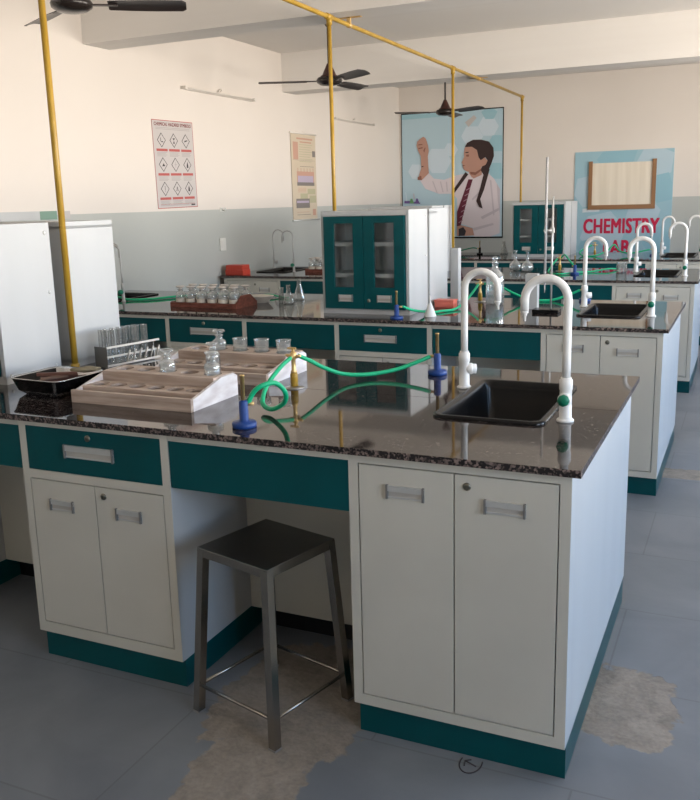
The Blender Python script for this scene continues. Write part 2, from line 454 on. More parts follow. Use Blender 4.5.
def rrect(hx, hy, r, z, n=5, cx=0, cy=0):
    pts = []
    for (sx, sy, a0) in ((1, 1, 0), (-1, 1, PI/2), (-1, -1, PI), (1, -1, 3*PI/2)):
        for k in range(n+1):
            a = a0+PI/2*k/n; pts.append(V((cx+sx*(hx-r)+r*math.cos(a), cy+sy*(hy-r)+r*math.sin(a), z)))
    return pts
def make_sink():
    r = thing('lab_sink', '', 'sink')
    hx, hy = .174, .292
    mb = MB()
    mb.ring_loft([rrect(hx, hy, .035, .0005), rrect(hx, hy, .035, .007), rrect(hx-.006, hy-.006, .032, .010), rrect(hx-.017, hy-.017, .028, .009),
                  rrect(hx-.022, hy-.025, .026, .002), rrect(hx-.025, hy-.030, .026, -.02), rrect(hx-.04, hy-.045, .03, -.20), rrect(hx-.06, hy-.065, .03, -.212),
                  rrect(hx-.14, hy-.24, .01, -.216)], smooth=True, cap0=False)
    mb.build('basin', black, r)
    mb = MB(); mb.lathe([(.024, 0), (.024, .003), (.018, .004), (.016, .001)], (0, 0, -.2155)); mb.build('drain', steel, r)
    return r
sinkp = None
for bi, P in enumerate(BENCH):
    for si, dx in enumerate((0, -3.6)):
        lab = 'black plastic basin at the %s of the %s' % (['aisle end', 'left wall end'][si], BN[bi])
        if sinkp is None: sinkp = make_sink(); s = sinkp; s['label'] = lab; s['group'] = 'black bench sinks'
        else: s = dup(sinkp, lab)
        s.location = (-.352+dx, P+.685, .88)
# fix the openings to sit inside the sink rims

def make_tap(h, arcr, side, drop, rad=.0135, knob=greenk, col=pe, q=1.):
    """gooseneck: column at origin, arc in the xz plane towards side (+-1)"""
    r = thing('gooseneck_tap', '', 'tap')
    mb = MB(); mb.lathe([(a_*q, z_) for a_, z_ in [(.026, 0), (.026, .005), (.023, .008), (.0185, .011), (.0178, .095), (.0195, .097), (.0195, .125), (.016, .128), (.016, .133)]], seg=20); mb.build('column', col, r)
    pts = [(0, 0, .12), (0, 0, .2), (0, 0, h-arcr)]
    for k in range(1, 13):
        a = PI*k/12; pts.append((side*(arcr-arcr*math.cos(a)), 0, h-arcr+arcr*math.sin(a)))
    pts.append((side*2*arcr, 0, h-arcr-drop))
    mb = MB(); mb.tube(pts, rad, 14); mb.build('neck', col, r)
    ze = h-arcr-drop
    mb = MB(); mb.lathe([(.011, 0), (.0125, -.005), (.0080, -.008), (.0075, -.014), (.0055, -.015), (.0048, -.030), (.003, -.031)], (side*2*arcr, 0, ze), 14) if q == 1 else mb.lathe([(rad, 0), (rad*1.2, -.004), (rad*.8, -.014)], (side*2*arcr, 0, ze), 12)
    mb.build('spout_nozzle', col, r)
    rz = 0 if side < 0 else PI*.6
    mb = MB(); mb.lathe([(.014, .010), (.017, .016), (.0175, .042), (.004, .044)], seg=8)
    mb.rot(Matrix.Rotation(PI/2, 3, 'X')); mb.rot(Matrix.Rotation(rz, 3, 'Z')); mb.move((0, 0, .07)); mb.build('valve_knob', knob, r)
    mb = MB(); mb.lathe([(.012*q, .0), (.019*q, .010), (.020*q, .024), (.0175*q, .030)], seg=14); mb.rot(Matrix.Rotation(PI/2, 3, 'X')); mb.rot(Matrix.Rotation(rz, 3, 'Z')); mb.move((0, 0, .07)); mb.build('valve_body', col, r)
    return r
taps = {}
for bi, P in enumerate(BENCH):
    for si, dx in enumerate((0, -3.6)):
        end = ['aisle-end', 'left-wall-end'][si]; kind = ['white', 'slim grey'][si]
        la = '%s gooseneck tap with green knob on the right of the %s sink, %s' % (kind, end, BN[bi])
        lb = '%s gooseneck tap on the left of the %s sink, %s' % (kind, end, BN[bi])
        if si not in taps:
            if si == 0: a = make_tap(.424, .0635, -1, .034, .0125); b = make_tap(.412, .059, 1, .040, .0122, knob=pe)
            else: a = make_tap(.40, .060, -1, .04, .0065, col=tapgrey, q=.6); b = make_tap(.40, .060, 1, .04, .0065, knob=tapgrey, col=tapgrey, q=.6)
            taps[si] = (a, b); a['label'] = la; b['label'] = lb; a['group'] = b['group'] = ['white gooseneck taps', 'slim gooseneck taps by the wall'][si]
        else: a = dup(taps[si][0], la); b = dup(taps[si][1], lb)
        a.location = (-.130+dx, P+.477, .88); b.location = (-.5525+dx, P+.838, .88)

# ------------------------------------------------------------------ glazed cabinets standing back to back on the benches
def make_glazed(dep):
    w, h = .60, .607
    r = thing('glazed_cabinet', '', 'cabinet')
    t = .018
    mb = MB()
    mb.box(0, 0, 0, w, dep, t+.012); mb.box(0, 0, h-t-.012, w, dep, h); mb.box(0, 0, t, t, dep, h-t); mb.box(w-t, 0, t, w, dep, h-t); mb.box(t, dep-.012, t, w-t, dep, h-t)
    mb.build('body', panel, r)
    mb = MB(); mb.box(w-.0005, .001, 0, w+.0012, dep-.001, h-.0005); mb.build('side_panel', panel, r)
    for z in (.215, .40): mb = MB(); mb.box(t, .03, z, w-t, dep-.013, z+.022); mb.build('shelf', panel, r)
    for y, z in ((.03, .03), (.29, .03), (.29, h-.04), (.29, .33)):
        mb = MB(); mb.lathe([(.008, 0), (.006, .003), (.001, .004)], seg=12); mb.rot(Matrix.Rotation(PI/2, 3, 'Y')); mb.move((w+.001, y, z)); mb.build('bolt', alu, r)
    f0, f1 = .020, w-.020; mid = w/2
    for k, (a, b) in enumerate(((f0+G, mid-G/2), (mid+G/2, f1-G))):
        c = (a+b)/2; wx = .068; z0, z1 = .16, .535
        y0, y1 = -.016, .0
        mb = MB(); zb, zt = .032, h-.032
        mb.box(a, y0, zb, b, y1, z0); mb.box(a, y0, z1, b, y1, zt); mb.box(a, y0, z0, c-wx, y1, z1); mb.box(c+wx, y0, z0, b, y1, z1)
        d = mb.build('door', teal, r)
        mb = MB(); mb.box(c-wx, -.008, z0, c+wx, -.005, z1); mb.build('glass_pane', glass_pane, d)
        hd = handle(d, c+(.0 if k else .01), .095, .10, .04); hd.location = (0, y0, 0)
        if k: l = lock(d, a+.03, .082); l.location = (0, y0, 0)
    return r
glass_pane = mat('cabinet_glass', (.35, .4, .4), .05, 0, .5, 1., 1.45)
thin_glass(glass_pane, (.97, .98, .98), .02, .5, .01)
CH = 0
c_front = make_glazed(.32); c_front.location = (-2.006, 2.675, .88); c_front.scale = (.93, 1, 1)
c_front['label'] = 'white cabinet with two teal glazed doors facing the camera on the second bench'; c_front['group'] = 'glazed cabinets standing on the benches'
for lab, x, y, rz, s in [
    ('white cabinet standing back to back behind the teal-doored cabinet of the second bench', -1.448, 3.385, PI, 1.09),
    ('white cabinet with teal glazed doors on the farthest bench, beside the blue poster', -2.14, 7.85, 0, 1.05),
    ('narrow white cabinet side at the back of the farthest bench beside the blue poster', -1.54, 8.56, PI, 1.05),
    ('white cabinet whose side fills the left edge of the photo, on the nearest bench', -2.835, .362, 0, .94),
    ('white cabinet behind the yellow pipe and test tubes, on the nearest bench', -2.235, 1.052, PI, .94),
    ('white cabinet on the third bench, hidden behind the second bench cabinets', -2.838, 5.36, 0, .98),
    ('white cabinet side with the yellow pipe in front, on the third bench', -2.238, 6.02, PI, .98)]:
    o = dup(c_front, lab, (x, y, .88), rz); o.scale = (.93 if abs(x+1.448) < .01 else 1, s, 1)

# ------------------------------------------------------------------ yellow gas pipe
def make_gas_pipe():
    r = thing('gas_pipe', 'yellow gas pipe running under the ceiling beams with four drops to the benches', 'pipe')
    X, Z, R = -2.205, 2.70, .0148
    mb = MB(); mb.tube([(X, -3.2, Z), (X, 8.52, Z)], R, 14); mb.build('main_pipe', yellow, r)
    for y in (.71, 3.29, 5.87, 8.52):
        mb = MB(); mb.tube([(X, y, Z), (X, y, .882)], R*.9, 14); mb.lathe([(.019, 0), (.019, .02), (.014, .024)], (X, y, .881), 14)
        mb.build('drop_pipe', yellow, r)
        mb = MB(); mb.tube([(X, y-.045, Z), (X, y+.045, Z)], R*1.3, 12); mb.tube([(X, y, Z), (X, y, Z-.05)], R*1.3, 12); mb.build('tee_joint', yellow, r)
    for y, zz in ((3.60, 2.75), (6.70, 2.71)):
        mb = MB(); mb.box(X-.09, y-.012, zz-.006, X+.09, y+.012, zz-.0005); mb.box(X-.012, y-.012, Z+.01, X+.012, y+.012, zz)
        mb.tube([(X, y-.02, Z), (X, y+.02, Z)], R*1.25, 12); mb.build('bracket', brass, r)
    return r
make_gas_pipe()

# ------------------------------------------------------------------ ceiling fans
def make_fan():
    r = thing('ceiling_fan', '', 'fan')
    mb = MB(); mb.tube([(0, 0, .10), (0, 0, .50)], .011, 12); mb.build('rod', fanb, r)
    mb = MB(); mb.lathe([(.012, .56), (.055, .555), (.05, .53), (.02, .47), (.012, .465)], (0, 0, -.02), 20); mb.build('ceiling_cup', fanh, r)
    mb = MB(); mb.lathe([(.018, .15), (.026, .13), (.045, .09), (.06, .055), (.075, .05), (.078, .03), (.05, .02)], (0, 0, 0), 24); mb.build('hub_cover', fanh, r)
    mb = MB(); mb.lathe([(.04, .045), (.098, .035), (.112, .015), (.108, -.005), (.08, -.024), (.03, -.032), (.0, -.033)], (0, 0, 0), 28); mb.build('motor', fand, r)
    for k in range(3):
        a = 2*PI*k/3
        mb = MB()
        rings = []
        for x, hw, th in ((.19, .045, .0), (.20, .052, 0), (.30, .058, 0), (.45, .062, 0), (.585, .060, 0), (.605, .040, 0)):
            tilt = -.24; z = .006
            n = 8; ring = []
            for j in range(n+1):
                s = -hw+2*hw*j/n; ring.append(V((x, s*math.cos(tilt), z+s*math.sin(tilt)+.006*(1-(s/hw)**2)+.0015)))
            for j in range(n, -1, -1):
                s = -hw+2*hw*j/n; ring.append(V((x, s*math.cos(tilt), z+s*math.sin(tilt)+.006*(1-(s/hw)**2)-.0015)))
            rings.append(ring)
        mb.ring_loft(rings, smooth=False)
        mb.box(.10, -.016, .004, .24, .016, .011)
        mb.rot(Matrix.Rotation(a, 3, 'Z')); mb.build('blade', fanb, r)
    return r
fan = make_fan()
fan.location = (-3.05, 1.86, 2.60); fan.rotation_euler = (0, 0, math.radians(33)); fan['label'] = 'dark brown ceiling fan nearest the camera, cut by the top of the photo'; fan['group'] = 'ceiling fans'
dup(fan, 'dark brown ceiling fan hanging between the two beams, behind the yellow pipe', (-3.03, 5.0, 2.55), math.radians(84))
dup(fan, 'dark brown ceiling fan on a long rod in front of the girl poster', (-3.03, 8.15, 2.54), math.radians(92))

# ------------------------------------------------------------------ steel stool
def make_stool():
    r = thing('steel_stool', 'square brushed steel stool pulled out of the knee space of the nearest bench', 'stool', (-.930, .055, 0), math.radians(-15))
    H, a, b = .54, .146, .164
    mb = MB(); mb.box(-a, -a, H-.006, a, a, H, bev=.002)
    for s in (-1, 1):
        mb.box(-a, s*a-(.012 if s > 0 else 0), H-.028, a, s*a+(.012 if s < 0 else 0), H-.005); mb.box(s*a-(.012 if s > 0 else 0), -a, H-.028, s*a+(.012 if s < 0 else 0), a, H-.005)
    mb.build('seat', stoolm, r)
    for sx in (-1, 1):
        for sy in (-1, 1):
            mb = MB(); t = .013
            rings = []
            for (c, z) in ((b, .003), (a-.013, H-.006)):
                rings.append([V((sx*c+dx*t, sy*c+dy*t, z)) for dx, dy in ((-1, -1), (1, -1), (1, 1), (-1, 1))])
            mb.ring_loft(rings, smooth=False); l = mb.build('leg', stoolm, r)
            mb = MB(); mb.box(sx*b-t-.001, sy*b-t-.001, 0, sx*b+t+.001, sy*b+t+.001, .006); mb.build('foot_cap', darkmetal, l)
    k = b-(b-a+.013)*(.088/.54)
    for (p, q) in (((-k, -k), (k, -k)), ((k, -k), (k, k)), ((k, k), (-k, k)), ((-k, k), (-k, -k))):
        mb = MB(); mb.tube([(*p, .088), (*q, .088)], .0055, 8); mb.build('stretcher', stoolm, r)
    return r
stoolm = mat('stool_steel', (.36, .34, .31), .27, 1.)
make_stool()

# ------------------------------------------------------------------ burners, gas cocks, hoses
def make_burner(basem=blue):
    r = thing('bunsen_burner', '', 'burner')
    mb = MB(); mb.lathe([(.035, 0), (.037, .003), (.037, .014), (.034, .017), (.018, .018), (.0140, .022), (.0140, .078), (.011, .082), (.006, .083)], seg=24); mb.build('base', basem, r)
    mb = MB(); mb.lathe([(.0065, .08), (.0065, .155), (.0075, .155), (.0075, .160), (.0045, .160), (.0045, .12)], seg=14); mb.build('barrel', brass, r)
    mb = MB(); mb.tube([(.012, 0, .07), (.032, 0, .07)], .0055, 10); mb.build('gas_inlet', brass, r)
    return r
bun = make_burner(); bun.location = (-1.016, .105, .88); bun['label'] = 'blue based burner at the front edge of the nearest bench'; bun['group'] = 'bunsen burners'
bun.rotation_euler = (0, 0, .6)
dup(bun, 'blue based burner beside the black sink of the nearest bench', (-.723, 1.045, .88), PI)
dup(bun, 'blue based burner in front of the teal glazed cabinet on the second bench', (-1.462, 2.505, .88), .3)
dup(bun, 'blue based burner behind the left tap of the second bench', (-.60, 3.60, .88), PI)
dup(bun, 'blue based burner on the third bench right of the gas cock', (-1.02, 5.58, .88), PI*.8)
dup(bun, 'blue based burner on the farthest bench near the aisle end', (-.62, 8.05, .88), PI)
bb = make_burner(black); bb.location = (-2.645, 8.30, .88); bb.rotation_euler = (0, 0, PI); bb['label'] = 'black based burner on the farthest bench under the girl poster'; bb['group'] = 'bunsen burners'

def make_cock():
    r = thing('gas_cock', '', 'gas tap')
    mb = MB(); mb.lathe([(.036, 0), (.036, .003), (.018, .006), (.015, .008)], seg=24); mb.build('flange', steel, r)
    mb = MB(); mb.lathe([(.014, .006), (.014, .05), (.011, .058)], seg=16); mb.build('stem', yellow, r)
    mb = MB(); mb.lathe([(.010, .055), (.012, .062), (.008, .068), (.008, .105), (.012, .11), (.012, .128), (.005, .135)], seg=14)
    for s in (-1, 1):
        mb.tube([(0, 0, .112), (s*.022, 0, .118), (s*.030, 0, .120)], [.007, .006, .0045], 10)
        mb.tube([(0, s*.006, .118), (0, s*.028, .112), ], [.006, .0045], 8)
    mb.build('valve', brass, r)
    mb = MB(); mb.box(-.004, -.005, .130, .004, .005, .146); mb.box(-.022, -.003, .142, .012, .003, .149); mb.build('lever', brass, r)
    return r
ck = make_cock(); ck.location = (-1.137, .655, .88); ck['label'] = 'yellow and brass gas cock at the middle of the nearest bench'; ck['group'] = 'gas cocks'
dup(ck, 'yellow and brass gas cock on the second bench in front of the large bottle', (-1.24, 3.43, .88))
dup(ck, 'yellow and brass gas cock on the third bench', (-1.21, 5.90, .88))
dup(ck, 'yellow and brass gas cock on the farthest bench, right of the cabinet', (-1.25, 8.10, .88))
dup(ck, 'yellow and brass gas cock on the nearest bench beyond the white cabinets', (-3.2, .655, .88))

def hosething(pts, label, r=.0078, m=hose):
    pts = [(x, y, max(z, .889)) for x, y, z in pts]
    mb = MB(); mb.tube(cat_rom(pts, 8), r, 10)
    return tag(mb.build('rubber_hose', m), label, 'hose', 'green gas hoses')
hosething([(-1.006, .115, .951), (-.990, .125, .985), (-.966, .14, 1.004), (-.945, .18, 1.004), (-.930, .21, .971), (-.952, .24, .929), (-1.014, .27, .897), (-1.070, .31, .904), (-1.104, .4, .941), (-1.130, .54, .975), (-1.137, .632, .994)],
          'green hose curling in a loop at the front burner of the nearest bench')
hosething([(-1.120, .66, .999), (-1.093, .70, .975), (-1.058, .75, .940), (-1.01, .82, .907), (-.938, .89, .898), (-.86, .95, .908), (-.80, 1.0, .928), (-.752, 1.042, .948)],
          'green hose sagging from the gas cock to the burner by the sink, nearest bench')
hosething([(-1.430, 2.515, .952), (-1.39, 2.60, .92), (-1.345, 2.78, .889), (-1.31, 2.84, .889), (-1.26, 2.95, .889), (-1.26, 3.15, .91), (-1.255, 3.3, .95), (-1.245, 3.405, .995)],
          'green hose from the cabinet-side burner to the gas cock on the second bench')
hosething([(-1.215, 3.43, .998), (-1.145, 3.46, .995), (-1.04, 3.47, .94), (-.93, 3.50, .895), (-.80, 3.54, .889), (-.70, 3.58, .92), (-.632, 3.60, .949)],
          'green hose running right from the gas cock on the second bench')
hosething([(-1.20, 5.90, .999), (-1.16, 5.85, 1.03), (-1.10, 5.75, .99), (-1.03, 5.66, .93), (-1.04, 5.60, .949)],
          'green hose arching from the gas cock to the burner, third bench', .0075)
hosething([(-1.23, 5.89, .995), (-1.26, 5.75, .93), (-1.25, 5.62, .89), (-1.13, 5.50, .889), (-1.0, 5.70, .889), (-.9, 5.80, .889), (-.8, 5.95, .90), (-.72, 6.1, .889)],
          'green hose lying along the third bench towards the sink', .0075)
hosething([(-1.28, 8.10, .995), (-1.40, 8.05, .93), (-1.36, 7.95, .889), (-1.22, 7.9, .889), (-1.10, 8.0, .94), (-1.04, 8.1, 1.0), (-.98, 8.1, .93), (-.85, 8.05, .91), (-.655, 8.05, .949)],
          'green hoses looping right of the cabinet on the farthest bench', .008)
hosething([(-2.675, 8.30, .950), (-2.75, 8.35, .955), (-2.87, 8.4, .93), (-3.05, 8.45, .889)],
          'green hose joined to the black burner on the farthest bench', .007, hose2)
hosething([(-4.06, 3.12, .900), (-3.95, 3.07, .900), (-3.80, 3.0, .900), (-3.72, 2.98, .890), (-3.58, 3.05, .889), (-3.50, 3.22, .89), (-3.44, 3.36, .889), (-3.30, 3.38, .90), (-3.1, 3.4, .889)],
          'green hose lying on the left end of the second bench', .0085)
hosething([(-2.92, 3.36, .889), (-2.80, 3.40, .90), (-2.70, 3.38, .889), (-2.60, 3.32, .889)],
          'short green hose behind the white dish on the second bench', .006)

# ------------------------------------------------------------------ glassware
def beaker_mb(r, h):
    mb = MB(); t = .0022
    mb.lathe([(r-.004, 0), (r, .004), (r, h-.004), (r+.0035, h), (r+.001, h+.001), (r-t, h-.005), (r-t, .006), (r-.006, .004)], seg=22); return mb
def make_bottle(filled=None, lab=False, r=.0288, h=.078):
    o = thing('reagent_bottle', '', 'bottle')
    mb = MB(); t = .003
    mb.lathe([(r-.004, 0), (r, .004), (r, h-.014), (r*.92, h-.006), (r*.55, h), (r*.45, h+.010), (r*.62, h+.014), (r*.60, h+.017), (r*.34, h+.016), (r*.34, h+.002), (r*.82, h-.009), (r-t, h-.017), (r-t, .007), (r-.008, .005)], seg=20)
    mb.build('glass_body', glass, o)
    mb = MB(); mb.lathe([(r*.30, h+.002), (r*.32, h+.018), (r*.3, h+.022), (r*.85, h+.030), (r*.9, h+.034), (r*.8, h+.038), (.001, h+.039)], seg=18); mb.build('stopper', glass if filled is None else stop, o)
    if filled:
        mb = MB(); mb.lathe([(r-.008, .0078), (r-.0045, .010), (r-.0045, h*.5), (.001, h*.5)], seg=16); mb.build('contents', filled, o)
    if lab:
        mb = MB()
        for k in range(10):
            a0, a1 = -PI*.95+k*PI*.9/10, -PI*.95+(k+1)*PI*.9/10; rr = r+.0006
            mb.poly([(rr*math.cos(a0), rr*math.sin(a0), .018), (rr*math.cos(a1), rr*math.sin(a1), .018), (rr*math.cos(a1), rr*math.sin(a1), .042), (rr*math.cos(a0), rr*math.sin(a0), .042)])
        mb.build('paper_label', labelm, o)
    return o
stop = mat('frosted_stopper', (.6, .55, .5), .35)

# wooden step racks: local x along the bench, y depth, z up
def make_rack():
    r = thing('bottle_rack', '', 'rack')
    W = .50; D = .285
    mb = MB(); mb.box(0, 0, 0, W, .014, .044, bev=.001); mb.build('front_board', wood, r)
    T1, T2 = .050, .083
    def shelf(x0, x1, y0, y1, z, n, rad):
        """board with round holes: outer cells and circles bridged by quads"""
        mb = MB(); cw = (x1-x0)/n; cyy = (y0+y1)/2; seg = 16; t = .009
        for i in range(n):
            cx = x0+cw*(i+.5); out = []; inn = []
            for k in range(seg):
                a = 2*PI*k/seg+PI/4; c, s_ = math.cos(a), math.sin(a); m_ = max(abs(c), abs(s_))
                out.append((cx+c/m_*cw/2, cyy+s_/m_*(y1-y0)/2)); inn.append((cx+c*rad, cyy+s_*rad))
            rings = [[V((*p, z-t)) for p in inn], [V((*p, z)) for p in inn], [V((*p, z)) for p in out], [V((*p, z-t)) for p in out]]
            mb.ring_loft(rings, smooth=False, closed=True)
        bmesh.ops.remove_doubles(mb.bm, verts=mb.bm.verts[:], dist=.0003)
        return mb.build('shelf_board', wood, r)
    s1 = shelf(.012, W-.012, .050, .150, T1, 6, .030)
    s2 = shelf(.012, W-.012, .165, D, T2, 5, .033)
    mb = MB(); mb.box(.012, .047, .012, W-.012, .050, T1); mb.build('riser', wood, r)
    mb = MB(); mb.box(.012, .156, .012, W-.012, .165, T2); mb.build('riser', wood, r)
    mb = MB(); mb.box(.012, .014, 0, W-.012, .156, .018); mb.build('bottom_board', wood_shade, r)  # both bottom boards carry the painted shade of the holes
    mb = MB(); mb.box(.012, .165, 0, W-.012, D, .046); mb.build('bottom_board', wood_shade, r)
    prof = [(.0145, 0), (D+.004, 0), (D+.004, .070), (D-.02, .082), (.19, .081), (.12, .064), (.03, .043), (.0145, .040)]
    for x in (0, W-.012):
        mb = MB(); mb.prism([(x, a, b) for a, b in prof], (.012, 0, 0)); mb.build('end_board', woodw, r)
    return r
rk = make_rack(); rk.location = (-1.774, .205, .88); rk.rotation_euler = (0, 0, .0); rk['label'] = 'wooden step rack with white ends at the front, most of its holes empty'; rk['group'] = 'wooden step racks'
rk.scale = (.994, 1, 1)
rk2 = dup(rk, 'wooden step rack with white ends standing behind the front one, holding three beakers', (-1.77, .645, .88)); rk2.scale = (1.045, 1.12, 1)

def rack_pt(r_, x, y, z): return (r_.location.x+x*r_.scale.x, r_.location.y+y*r_.scale.y, .88+z)
def hole(i, tier):
    if tier == 2: return .012+.476*(i+.5)/5, .225
    return .012+.476*(i+.5)/6, .10
bt = make_bottle(); bt.location = rack_pt(rk, *hole(2, 2), .0108); bt['label'] = 'clear stoppered bottle in the middle hole of the front rack upper step'; bt['group'] = 'clear stoppered bottles in the wooden racks'
dup(bt, 'clear stoppered bottle near the right end of the front rack upper step', rack_pt(rk, *hole(4, 2), .0108), .5)
dup(bt, 'clear stoppered bottle on the lower step of the rear rack, nearest the front rack', rack_pt(rk2, *hole(2, 1), .0108), .5)
dup(bt, 'clear stoppered bottle left of the beakers on the rear rack upper step', rack_pt(rk2, *hole(1, 2), .0108), .5)
mb = beaker_mb(.0285, .085); bk = mb.build('glass_beaker', glass); tag(bk, 'clear beaker on the rear wooden rack, leftmost of three, beside a stoppered bottle', 'beaker', 'beakers in the rear wooden rack'); bk.location = rack_pt(rk2, *hole(2, 2), .0108)
for lab, i in (('clear beaker on the rear wooden rack, middle of three', 3), ('clear beaker on the rear wooden rack, nearest the green hose', 4)):
    o = bk.copy(); C.objects.link(o); o['label'] = lab; o.location = rack_pt(rk2, *hole(i, 2), .0108)
for o in C.objects:
    if o.name.startswith(('reagent_bottle', 'glass_beaker')) and not o.parent: o.location.z += .0355 if 'lower step' not in o['label'] else .0075

# test tube rack
def make_tt():
    r = thing('test_tube_rack', 'grey metal test tube rack crowded with empty tubes beside the white cabinet', 'rack', (-2.165, .79, .88), math.radians(-13))
    W, D, H = .085, .25, .085
    for y in (0, D-.002):
        mb = MB(); mb.box(0, y, 0, W, y+.002, H); mb.build('end_plate', gal, r)
    for x in (W, ):
        for z in (.008, .045, H): mb = MB(); mb.box(x-.003, -.002, z-.004, x+.003, D+.03, z+.004); mb.build('rail', alu2, r)
    mb = MB(); mb.box(.002, .002, .002, W-.003, D-.002, .005); mb.build('bottom_plate', gal, r)
    return r
ttr = make_tt()
def tube_mb():
    mb = MB(); R, L = .0085, .15; t = .0012
    prof = [(.0005, 0)]+[(R*math.sin(a), R-R*math.cos(a)) for a in (.4, .8, 1.2, PI/2)]+[(R, L-.002), (R+.0018, L), (R-t, L), (R-t, R)]+[((R-t)*math.sin(a), R-(R-t)*math.cos(a)) for a in (1.2, .8, .4)]+[(.0004, t)]
    mb.lathe(prof, seg=14, cap=False); return mb
tglass = mat('tube_glass', (1, 1, 1), .02); thin_glass(tglass, (.97, .98, .98), .03, .6, .05)
tb0 = tube_mb().build('test_tube', tglass)
rotm = Matrix.Rotation(math.radians(-13), 4, 'Z')
first = True
for i in range(3):
    for j in range(8):
        if (i, j) in ((2, 6), (2, 4), (0, 7)): continue
        p = rotm @ V((.018+i*.024, .022+j*.029, .006))
        o = tb0 if first else tb0.copy()
        if not first: C.objects.link(o)
        first = False
        tag(o, 'empty test tube standing in the grey metal rack by the cabinet', 'test tube', 'test tubes in the metal rack')
        o.location = (ttr.location.x+p.x, ttr.location.y+p.y, .88+p.z)
        o.rotation_euler = (random.uniform(-.03, .03), random.uniform(-.03, .03), 0)
mb = MB(); mb.tube([(0, 0, .1), (0, 0, -.1)], .0045, 8); peg0 = mb.build('drying_peg', alu2, ttr); peg0.location = (.07, .10, .06); peg0.scale = (1, 1, .01)
bpy.data.objects.remove(peg0)
for k in range(6):
    mb = MB(); mb.tube([(.079, .10+k*.032, .004), (.096, .11+k*.032, .062)], .004, 8); mb.build('drying_peg', alu2, ttr)

# steel tray with wooden holders
def make_tray():
    r = thing('steel_tray', 'dark shallow metal tray heaped with brown wooden holders, left of the front rack', 'tray', (-1.958, .342, .88), math.radians(-3))
    mb = MB(); hx, hy = .118, .125
    mb.ring_loft([rrect(hx-.04, hy-.04, .02, 0), rrect(hx-.018, hy-.018, .03, .012), rrect(hx-.004, hy-.004, .035, .042), rrect(hx, hy, .036, .045), rrect(hx-.001, hy-.001, .036, .047), rrect(hx-.008, hy-.008, .034, .043), rrect(hx-.022, hy-.022, .03, .014), rrect(hx-.044, hy-.044, .02, .004)], smooth=True)
    for f in mb.bm.faces:
        c = f.calc_center_median()
        f.material_index = 1 if (c.z > .0445 or (abs(c.x) < hx-.012 and abs(c.y) < hy-.012 and c.z > .003 and c.z < .03 and abs(c.x) < hx-.024)) else 0
    mb.build('tray_body', [black, enamel_in], r)
    return r
tray = make_tray(); tray.scale = (1.08, 1.0, 1.4)
hold = []
for k in range(9):
    mb = MB(); L = random.uniform(.13, .17)
    mb.box(-L/2, -.009, .0, L/2, -.001, .011, bev=.001); mb.box(-L/2, .001, 0, L/2*.8, .009, .011, bev=.001)
    hm = mb.build('wooden_tongs', brownstuff if k % 3 else brownstuff2)
    tag(hm, 'brown wooden test tube holder heaped in the dark metal tray', 'holder', 'wooden holders in the metal tray')
    hm.location = (-1.945+random.uniform(-.012, .022), .345+random.uniform(-.02, .03), .898+.0105*(k//2)+.001)
    hm.rotation_euler = (random.uniform(-.08, .08), random.uniform(-.04, .04), random.choice((.7, 1.0, .9, .5, 1.2)))
mb = MB()
rings = []
for i in range(7):
    x = -.05+.1*i/6
    rings.append([V((x+.006*math.sin(3*i+k), .028*math.cos(2*PI*k/12)*(1-.25*abs(i-3)/3), .012+.011*math.sin(2*PI*k/12)*(1-.5*abs(i-3)/3)+.002*math.sin(5*k+i))) for k in range(12)])
mb.ring_loft(rings); rg = mb.build('rag', rag); tag(rg, 'olive brown rag lying over the right rim of the metal tray', 'rag'); rg.location = (-1.885, .415, .940); rg.rotation_euler = (0, 0, .4)

# ------------------------------------------------------------------ second bench things
mb = MB(); mb.lathe([(.042, 0), (.042, .004), (.010, .085), (.006, .09), (.0055, .135), (.004, .135)], seg=24)
o = mb.build('funnel', pe); tag(o, 'white plastic funnel standing upside down in front of the cabinets, second bench', 'funnel'); o.location = (-1.315, 2.66, .88); o.scale = (.85, .85, .9)
mb = MB(); mb.box(-.085, -.05, 0, .085, .05, .05, bev=.004); mb.box(-.09, -.055, .05, .09, .055, .058, bev=.002)
o = mb.build('plastic_box', pink); tag(o, 'coral red plastic box beside the white cabinet on the second bench', 'box'); o.location = (-1.365, 3.10, .88); o.scale = (.72, .8, .85)
mb = MB(); mb.box(-.027, -.03, 0, .027, .03, .345, bev=.002); mb.box(-.03, -.033, .0, .03, .033, .012)
o = mb.build('service_post', panel); tag(o, 'tall white rectangular post beside the cabinet on the second bench', 'post'); o.location = (-1.418, 3.47, .88)
mb = MB(); mb.box(-.036, -.03, 0, .036, .03, .21, bev=.002); mb.box(-.045, -.022, .01, -.036, .0, .03)
o = mb.build('service_post', panel); tag(o, 'short white rectangular post left of the burette stand, second bench', 'post'); o.location = (-.835, 3.14, .88)
r = thing('large_glass_bottle', 'large clear stoppered glass bottle behind the gas cock, second bench', 'bottle', (-1.115, 3.33, .88))
R_ = .058
MBb = MB(); MBb.lathe([(R_-.006, 0), (R_, .006), (R_, .16), (R_*.9, .19), (R_*.45, .215), (R_*.33, .225), (R_*.33, .255), (R_*.42, .257), (R_*.42, .263), (R_*.24, .263), (R_*.24, .226), (R_*.8, .19), (R_-.004, .16), (R_-.004, .009), (R_-.01, .006)], seg=28); MBb.build('glass_body', glass, r)
MBb = MB(); MBb.lathe([(R_*.2, .225), (R_*.23, .265), (R_*.2, .27), (R_*.3, .285), (R_*.3, .295), (.001, .305)], seg=20); MBb.build('stopper', glass, r)

